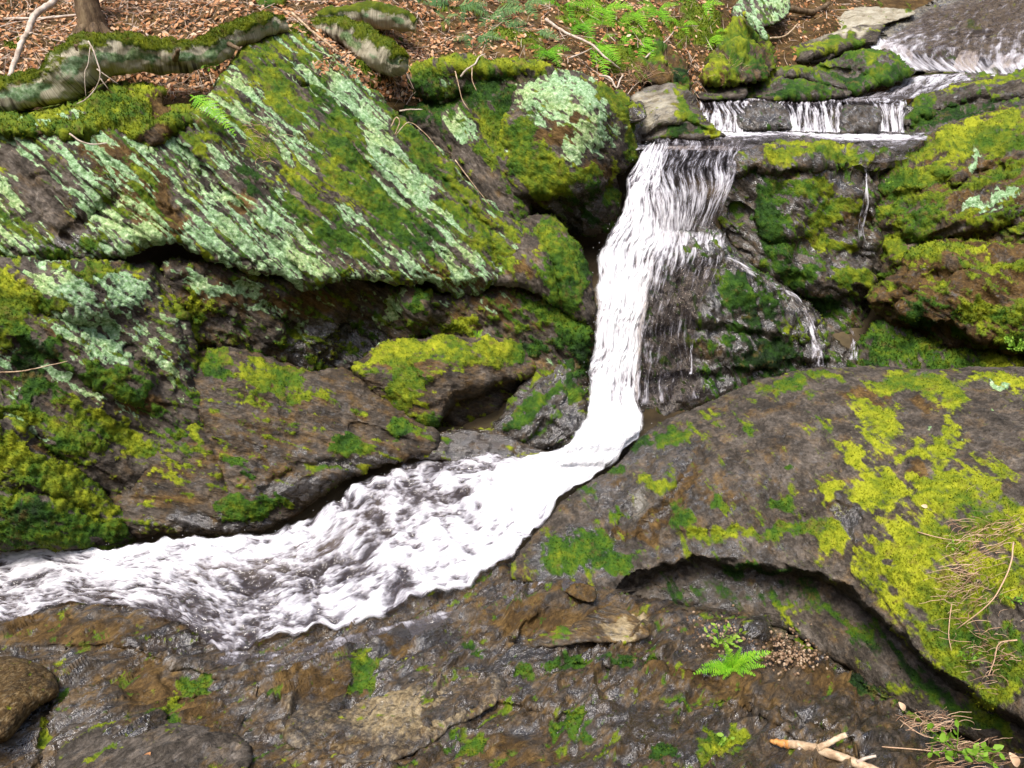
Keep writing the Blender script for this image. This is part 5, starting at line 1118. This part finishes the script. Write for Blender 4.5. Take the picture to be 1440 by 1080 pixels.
# ------------------------------------------------------------------ logs
def log_body(name, path, ns=80, sub=26, mossw=(.22, .72), seed=1, pale=.95, lich='', parent=None):
    pts = [P(a, b, c) for a, b, c, r in path]; rad = [r*.86 for *_, r in path]
    V, q, t = tube_geo(pts, rad, ns, sub)
    N = vnormals(V, q, t); nv = len(V)
    if (N[:nv-2]*(V[:nv-2]-np.repeat(V[:nv-2].reshape(-1, ns, 3).mean(1), ns, 0))).sum() < 0: q = q[:, ::-1]; t = t[:, ::-1]; N = -N
    ctr = np.arange(nv)//ns
    cum = np.minimum(ctr/(len(path)-1)/sub, 1)
    # bark rings: fine lines running round the stem
    s = cum*len(path)*3
    sc = np.stack([V[:, 0]*.7, V[:, 2]*.7, s], -1)
    ring = fbm(np.stack([V[:, 0]*3, V[:, 2]*3, s*14], -1), 3, .6, seed=seed)
    L = fbm(V*5, 3, seed=seed+1)*.030+fbm(V*16, 2, seed=seed+8)*.008
    n2 = fbm(V*10, 4, .65, seed=seed+2)
    mo = sstep(*mossw, N[:, 2]+n2*.55)
    li = sstep(.35, .75, .70-.9*np.abs(N[:, 2]-.1)+fbm(V*6+3, 3, .6, seed=seed+3)*.9)*(1-mo)
    pa = sstep(-.35, .15, ring*.5+fbm(V*3.3+7, 3, .6, seed=seed+5)*.8+.28+N[:, 2]*.2)*pale*(1-.0*mo)
    V = V+N*(L+ring*.004+mo*(.018+.016*fbm(V*26, 3, .6, seed=seed+6)))[:, None]
    N = vnormals(V, q, t)
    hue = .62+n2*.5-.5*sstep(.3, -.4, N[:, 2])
    z0 = np.zeros(nv)
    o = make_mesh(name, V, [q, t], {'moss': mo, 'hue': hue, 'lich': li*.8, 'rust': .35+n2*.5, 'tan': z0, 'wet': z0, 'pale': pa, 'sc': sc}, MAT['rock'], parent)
    return o, V, N, mo, hue
def proj(V):
    d = V-np.array([0, 0, CAMZ]); zc = d[:, 1]*_c-d[:, 2]*_s; yc = d[:, 1]*_s+d[:, 2]*_c
    return 720+FPX*d[:, 0]/zc, 540-FPX*yc/zc
def make_log(name, label, path, **k):
    o, V, N, mo, hue = log_body(name, path, **k); tag(o, label, 'log', 'fallen logs on the bank')
    px, py = proj(V); f = (N@(-np.array([0, .93, -.1])) > -.2) & (mo > .3)
    tufts(o, V[f], N[f], mo[f], hue[f], px[f], py[f], 1.4, 1.8, k.get('seed', 1)+50, 1.3)
    return o
LOG = make_log('fallen_log', 'long curved birch log with moss along its top and pale peeling bark', [(-150,142,4.75,.10),(-40,138,4.75,.10),(30,133,4.76,.105),(72,122,4.78,.115),(103,98,4.82,.135),(135,81,4.86,.138),(175,79,4.9,.122),(215,81,4.95,.105),(260,83,5.0,.095),(300,71,5.08,.085),(330,54,5.15,.075),(360,42,5.25,.062),(400,33,5.38,.045)], seed=61)
for k, (a, b, tip, r) in enumerate([((118,88,4.80), (112,74,4.76), (108,62,4.74), .022), ((246,84,4.90), (249,76,4.84), (251,70,4.82), .014), ((322,62,5.05), (330,66,5.0), (338,70,4.97), .012)]):
    m_ = MB(); m_.tube([P(*a), P(*b), P(*tip)], [r*1.3, r, r*.7], 10, 5, .12, k, rnd=.5); m_.build('branch_stub', MAT['bark'], LOG)
lo = make_log('fallen_log', 'short thick mossy log end with a pale broken tip', [(440,42,5.75,.06),(475,42,5.62,.08),(505,58,5.52,.105),(530,75,5.44,.115),(550,87,5.38,.105),(562,92,5.34,.075),(567,94,5.32,.04)], seed=63, mossw=(.2, .7), ns=60, sub=20)
make_log('fallen_log', 'smaller mossy rotting log piece behind the broken log end', [(455,28,5.85,.05),(490,26,5.8,.075),(530,24,5.78,.08),(565,30,5.76,.07),(585,38,5.74,.04)], seed=65, mossw=(.1, .6), ns=48, sub=14)

# the young tree on the bank
def tree():
    Y = float(YH(np.array([133.]), np.array([48.]))[0]); b = P(133, 50, Y)
    root = empty('tree', b); tag(root, 'thin dark tree trunk rising from the leaves behind the curved log', 'tree')
    pts = [b+np.array([0, 0, -.1]), b+np.array([-.005, 0, .05]), b+np.array([-.02, .02, .25]), b+np.array([-.06, .05, .7]), b+np.array([-.12, .1, 1.6]), b+np.array([-.2, .15, 3.2]), b+np.array([-.2, .2, 5.5])]
    V, q, t = tube_geo(pts, [.125, .095, .074, .066, .06, .05, .03], 40, 16)
    N = vnormals(V, q, t); V = V+N*(ridged(V*np.array([16, 16, 4]), 3, .6, seed=4)*.010+fbm(V*9, 2, seed=3)*.008)[:, None]
    make_mesh('trunk', V, [q, t], None, MAT['bark'], root)
    for k, a in enumerate((200, 250, 300, 345, 100)):
        d = np.array([math.cos(math.radians(a)), math.sin(math.radians(a)), 0])
        V, q, t = tube_geo([b+d*.05+np.array([0, 0, .06]), b+d*.12+np.array([0, 0, .0]), b+d*.24+np.array([0, 0, -.05+.35*d[1]*.2])], [.035, .024, .008], 10, 5)
        make_mesh('root', V, [q, t], None, MAT['bark'], root)
tree()
o = rock('mossy_stump', [(352, -8), (358, -30), (385, -40), (405, -25), (402, 2), (396, 16), (378, 20), (362, 10)], [(355, 0, 6.0), (385, -38, 6.15), (402, 5, 6.0), (378, 18, 5.85), (380, -5, 5.85)], 'mg 375,5 12x12; mo 390,0 14x20', dict(mo=.6, ru=1), R=.08, edge=2, step=1.8, seed=71, back=.2, tuft_h=1.4)
tag(o, 'mossy root stump at the top edge above the log tip', 'stump')

# ------------------------------------------------------------------ sticks
ST = 'sticks lying on the bank'
def stick(label, pts, r, mat='pale_stick', name='stick', group=ST, onto=None, lift=.03, twigs=(), jit=.12, cat='stick', seed=1):
    """pts in picture position; they lie on the bank unless a distance is given"""
    on = onto or YH
    def W(p):
        if len(p) == 3: return P(*p)
        return P(p[0], p[1], float(on(np.array([float(p[0])]), np.array([float(p[1])]))[0])-lift)
    mb = MB(); n = len(pts)
    mb.tube([W(p) for p in pts], list(np.linspace(r, r*.6, n)), 8, 6, jit, seed, rnd=.7)
    for tp, tr in twigs: mb.tube([W(p) for p in tp], list(np.linspace(tr, tr*.5, len(tp))), 6, 4, .1, seed+1, rnd=.7)
    o = mb.build(name, MAT[mat]); tag(o, label, cat, group); return o
stick('knotted lilac-grey stick leaning on the left end of the curved log', [(82,-12,5.3),(72,6,5.22),(50,20,5.1),(41,42,5.0),(31,60,4.95),(22,84,4.86),(13,108,4.76)], .022, twigs=[([(36,50,5.0),(46,46,4.97)], .012)], seed=2)
stick('long pale stick lying behind the tree trunk', [(-20,28),(3,27),(60,26),(118,21),(150,24),(180,34),(203,46),(222,62)], .011, seed=3)
stick('short pale stick near the left edge behind the log', [(-20,83),(20,82),(52,84)], .010, seed=4)
stick('thin stick at the top left corner crossing two others', [(-10,18),(14,8),(34,-6)], .008, seed=5)
stick('pale stick slanting down over the ferns on the bank', [(767,27),(795,46),(830,62),(850,80),(872,97)], .012, lift=.10, twigs=[([(800,82),(818,75),(832,68)], .007)], seed=6)
stick('bare bent twig lying on top of the golden moss strip', [(648,108,5.42),(656,98,5.42),(668,90,5.45),(674,80,5.5),(682,76,5.55)], .007, seed=7)
stick('thin grey stick propped against the mossy mound', [(908,81),(922,68),(938,56),(952,38)], .007, lift=.08, seed=8)
stick('curled white root at the edge of the soil above the fall', [(843,106,5.75),(858,110,5.65),(867,124,5.6),(872,112,5.65),(876,106,5.7)], .008, seed=9)
stick('thick brown branch at the top edge left of the pale slab', [(1098,2),(1112,12),(1135,17),(1150,14),(1165,5)], .035, mat='bark', lift=.12, seed=10)
stick('thin dead branch arching over the bank beside the pale slab', [(1078,54),(1100,52),(1112,44),(1122,33)], .010, lift=.35, mat='dead_branch', seed=11)
stick('slim brown twig between the log tip and the leaves', [(300,48),(335,36),(372,24),(412,26)], .007, lift=.06, mat='dead_branch', seed=12)
stick('long slim stick lying across the leaves above the mossy log end', [(410,18),(440,45),(462,62),(476,74)], .009, lift=.08, mat='dead_branch', seed=13)
stick('upright dead stem standing in the leaves near the top edge', [(178,30),(179,12),(181,-10)], .006, lift=.08, mat='dead_branch', seed=14)
stick('crooked twig lying on leaves between the tree and the stump', [(262,0),(280,18),(297,33)], .008, mat='dead_branch', seed=15)
stick('forked bare twig dangling over the front of the curved log', [(124,58,4.66),(131,70,4.64),(136,85,4.62),(141,105,4.60),(134,125,4.60),(120,140,4.58),(108,146,4.58)], .0045, group='bare twigs', twigs=[([(127,66,4.65),(124,90,4.62),(119,104,4.60),(121,138,4.58)], .003), ([(141,110,4.60),(153,126,4.60)], .003), ([(136,97,4.61),(166,118,4.60)], .003)], seed=16)
stick('short white stick jutting from the right rim of the leaning boulder', [(562,156,5.0),(578,154,4.98),(594,154,4.98)], .005, group='bare twigs', seed=17)
stick('thin root curling under the edge of the mossy ledge', [(98,188,4.30),(112,198,4.28),(130,203,4.28),(150,201,4.29)], .005, group='bare twigs', seed=18)
stick('curled dry stem caught on the right rim of the leaning boulder', [(550,178,4.95),(557,165,4.97),(562,172,4.94),(556,190,4.9),(575,172,4.98),(600,190,4.96),(620,215,4.94)], .004, mat='dead_branch', group='bare twigs', seed=19)
for i, (lab, pts) in enumerate([('dry thin stem lying along the crack beside the grey slab', [(640,225,4.98),(655,245,4.95),(668,262,4.93),(690,290,4.9)]), ('stringy root hanging below the golden moss strip', [(640,100,5.35),(645,120,5.3),(650,140,5.28),(660,155,5.26)]), ('second stringy root hanging right of the first below the moss strip', [(664,95,5.35),(664,112,5.3),(670,128,5.27)]), ('fine curved stem crossing the moss at the left picture edge', [(-10,524,3.40),(30,522,3.42),(60,516,3.48),(95,508,3.55)])]):
    stick(lab, pts, .004, group='bare twigs', mat='dead_branch', seed=20+i)

# the broken branch at the bottom
def branch():
    root = empty('broken_branch', P(1150, 1056, float(YL(1150, 1056)))); tag(root, 'forked broken branch with an orange torn end at the bottom edge', 'branch')
    W = lambda x, yy, l: P(x, yy, float(YL(x, yy))-l)
    mb = MB()
    mb.tube([W(1102,1046,.04), W(1122,1048,.045), W(1150,1054,.05), W(1185,1066,.05), W(1225,1082,.05), W(1290,1110,.04)], [.013, .0145, .016, .015, .015, .014], 14, 8, .05, 3)
    mb.build('stem', MAT['dead_branch'], root)
    mb = MB(); mb.tube([W(1150,1052,.06), W(1165,1045,.075), W(1178,1038,.09), W(1190,1033,.10)], [.012, .0095, .009, .009], 12, 6, .05, 4); mb.build('fork', MAT['dead_branch'], root)
    mb = MB(); mb.tube([W(1205,1072,.06), W(1218,1066,.07), W(1232,1063,.08)], [.006, .005, .004], 8, 4, .05, 4); mb.build('side_twig', MAT['pale_stick'], root)
    mb = MB(); mb.tube([W(1125,1052,.05), W(1115,1064,.05), W(1102,1078,.05), W(1096,1088,.05)], [.006, .005, .004, .003], 8, 4, .05, 4); mb.build('side_twig', MAT['pale_stick'], root)
    mb = MB(); mb.tube([W(1084,1043,.035), W(1092,1044,.038), W(1104,1046.5,.04), W(1110,1047.5,.041)], [.006, .0105, .0135, .0138], 12, 5, .12, 6); mb.build('torn_end', MAT['broken_wood'], root)
branch()

# dry grass
def dry(label, cx, cy, rx, ry, n, seed, on, Lr=(.06, .16), extra=()):
    rg = np.random.default_rng(seed); mb = MB()
    for i in range(n):
        a = rg.normal(0, .5, 2); x, yy = cx+a[0]*rx, cy+a[1]*ry
        p = P(x, yy, float(on(np.array([x]), np.array([yy]))[0])-rg.uniform(.0, .02))
        th = rg.normal(1.9, .9); L = rg.uniform(*Lr); k = rg.normal(0, 1.6)
        pts = [p]; d = th
        for s in range(5):
            d += k*.2+rg.normal(0, .16)
            q = pts[-1]+np.array([math.cos(d), -.25*math.sin(d)*0+rg.normal(-.06, .10), math.sin(d)*.62])*L/5
            if s % 2: q = q+np.array([0, -.006, .004])
            pts.append(q)
        r = rg.uniform(.0008, .0018)
        mb.tube(pts, np.linspace(r, r*.5, 6), 4, 2, rnd=rg.uniform(0, 1))
    for pts, r in extra:
        mb.tube([P(a, b, float(on(np.array([float(a)]), np.array([float(b)]))[0])-l) for a, b, l in pts], np.linspace(r, r*.6, len(pts)), 6, 4, .1, 3, rnd=.6)
    o = mb.build('dry_grass', MAT['dry_grass']); tag(o, label, 'dry grass', 'tangles of dead stems'); return o
dry('large tangle of dry pinkish stems on the foreground rock at right', 1362, 820, 40, 70, 190, 1, YF, extra=[([(1425,762,.05),(1422,790,.06),(1410,820,.06),(1390,850,.05),(1345,885,.03)], .003), ([(1290,748,.03),(1330,758,.04),(1380,762,.04)], .0026), ([(1338,850,.02),(1334,890,.02),(1338,915,.02)], .002)])
dry('thin scatter of dry stems at the right edge above the tangle', 1390, 750, 50, 24, 60, 2, YF)
dry('dry root-like stems hanging down the right edge of the foreground rock', 1400, 925, 34, 40, 50, 3, YF, extra=[([(1430,900,.03),(1405,905,.03),(1398,930,.02),(1390,950,.02)], .0028)])
dry('flattened dry stems below the overhang at the bottom right', 1310, 1015, 34, 16, 80, 4, YL, (.04, .10))
dry('dry stems and rootlets in the bottom right corner', 1360, 1060, 60, 24, 70, 5, YL, (.05, .13), extra=[([(1265,1012,.02),(1300,1035,.03),(1345,1040,.03)], .002), ([(1240,1050,.02),(1300,1055,.03),(1330,1060,.03)], .002)])
dry('few dry stems in the crease of the leaning boulder below the fern', 375, 200, 26, 34, 40, 6, lambda px, py: 4.62+0*px, (.04, .12))
dry('dry grass hanging from the bank beside the bulging mossy rock', 1030, 100, 18, 16, 40, 7, lambda px, py: YH(px, py)-.25, (.06, .16))
dry('drooping dead stems at the soil edge above the grey grooved slab', 905, 108, 30, 10, 60, 8, lambda px, py: YH(px, py)-.08, (.06, .18))

# fallen leaves one can tell apart
FL = 'single fallen leaves'
def leaf(label, x, yy, on, size, ang, seed, mat='leaf_litter', tone=.7):
    Y = float(on(np.array([float(x)]), np.array([float(yy)]))[0])-.02; p = P(x, yy, Y); rg = np.random.default_rng(seed)
    u = np.array([math.cos(ang), .4*math.sin(ang)*-1, -math.sin(ang)]); w = np.cross(u, [0, -.8, .6]); w /= np.linalg.norm(w); n = np.cross(w, u)
    V, Q = [], []
    for i in range(9):
        t = i/8; hw = math.sin(math.pi*min(1, t*.93+.03))**.8*size*.28
        c = p+u*size*(t-.5)+n*size*.12*math.sin(t*3)
        V += [c-w*hw+n*hw*.35, c, c+w*hw+n*hw*(.2+.3*t)]
    for i in range(8):
        a = i*3; Q += [(a, a+1, a+4, a+3), (a+1, a+2, a+5, a+4)]
    o = make_mesh('fallen_leaf', np.array(V), [np.array(Q)], {'rnd': np.full(len(V), tone)}, MAT[mat]); tag(o, label, 'leaf', FL)
leaf('pale brown leaf lying by itself on the litter behind the log', 232, 50, YH, .08, .3, 1, tone=.95)
leaf('curled brown leaf stuck to the wet ledge near the bottom edge', 206, 1066, lambda a, b: Yz(a, b, -.14), .05, 2.2, 2, tone=.35)
leaf('pale tan leaf in the bottom right corner', 1378, 1062, YL, .06, .4, 3, tone=.95)
leaf('second tan leaf at the corner edge, right of the first', 1425, 1068, YL, .05, 1.0, 4, tone=.85)
leaf('small orange-tan bark chip beside the flattened dry stems', 1268, 993, YL, .035, .9, 5, tone=.9)
leaf('yellowish leaf scrap on the foreground rock moss above the overhang', 1300, 712, YF, .03, .2, 6, tone=.95)
# gravel
def gravel():
    rg = np.random.default_rng(3); mb = MB()
    ic = np.array([[0,0,1],[.9,0,.4],[.28,.85,.4],[-.72,.53,.4],[-.72,-.53,.4],[.28,-.85,.4],[.72,.53,-.4],[-.28,.85,-.4],[-.9,0,-.4],[-.28,-.85,-.4],[.72,-.53,-.4],[0,0,-1]])
    f = np.array([[0,1,2],[0,2,3],[0,3,4],[0,4,5],[0,5,1],[1,6,2],[2,7,3],[3,8,4],[4,9,5],[5,10,1],[2,6,7],[3,7,8],[4,8,9],[5,9,10],[1,10,6],[6,11,7],[7,11,8],[8,11,9],[9,11,10],[10,11,6]])
    for i in range(420):
        k = rg.integers(0, 3); cx, cy, sx, sy = [(1105, 915, 26, 26), (1005, 892, 46, 24), (1110, 925, 36, 16)][k]
        x, yy = cx+rg.normal(0, .6)*sx, cy+rg.normal(0, .6)*sy
        p = P(x, yy, float(Yz(x, yy, -.088))); s = rg.uniform(.003, .0085)
        V = ic*(1+rg.normal(0, .18, (12, 1)))*s*np.array([1, 1, .65])@np.linalg.qr(rg.normal(size=(3, 3)))[0]+p
        mb.add(V, None, f, rnd=rg.uniform(0, 1))
    o = mb.build('gravel', MAT['gravel'], smooth=False); o['kind'] = 'stuff'; o['label'] = 'brown gravel and grit around the bright plant'
simple('gravel', [(.0, (.06, .035, .02)), (.5, (.20, .12, .065)), (1.0, (.42, .32, .22))], attr='rnd', rough=.5)
gravel()
# ------------------------------------------------------------------ camera, light
cam = bpy.data.cameras.new('camera'); co = bpy.data.objects.new('camera', cam); COL.objects.link(co)
cam.sensor_width = 36; cam.lens = 36*FPX/1440; cam.clip_start = .05; cam.clip_end = 400
co.location = (0, 0, CAMZ); co.rotation_euler = (math.radians(90)-PITCH, 0, 0)
SC.camera = co
SUN_EL, SUN_AZ = math.radians(64), math.radians(210)      # azimuth: clockwise from +y
w = bpy.data.worlds.new('World'); SC.world = w; w.use_nodes = True
nt = w.node_tree; bg = nt.nodes['Background']
sky = nt.nodes.new('ShaderNodeTexSky'); sky.sky_type = 'NISHITA'; sky.sun_disc = False
sky.sun_elevation = SUN_EL; sky.sun_rotation = SUN_AZ; sky.air_density = 1.0; sky.dust_density = 3.0; sky.ozone_density = .6
nt.links.new(sky.outputs[0], bg.inputs[0]); bg.inputs[1].default_value = .145
sun = bpy.data.lights.new('sun', 'SUN'); so = bpy.data.objects.new('sun', sun); COL.objects.link(so)
sun.energy = 2.2; sun.angle = math.radians(18); sun.color = (1, .95, .87)
d = Vector((math.sin(SUN_AZ)*math.cos(SUN_EL), math.cos(SUN_AZ)*math.cos(SUN_EL), math.sin(SUN_EL)))
so.rotation_euler = d.to_track_quat('Z', 'Y').to_euler(); so.location = (0, 0, 12)
SC.view_settings.view_transform = 'Standard'; SC.view_settings.look = 'None'
SC.view_settings.exposure = 1.15; SC.view_settings.gamma = 1.0
SC.cycles.max_bounces = 8; SC.cycles.transparent_max_bounces = 12; SC.cycles.caustics_reflective = False; SC.cycles.caustics_refractive = False
for o in list(bpy.data.objects):
    if '_o' in o: del o['_o']
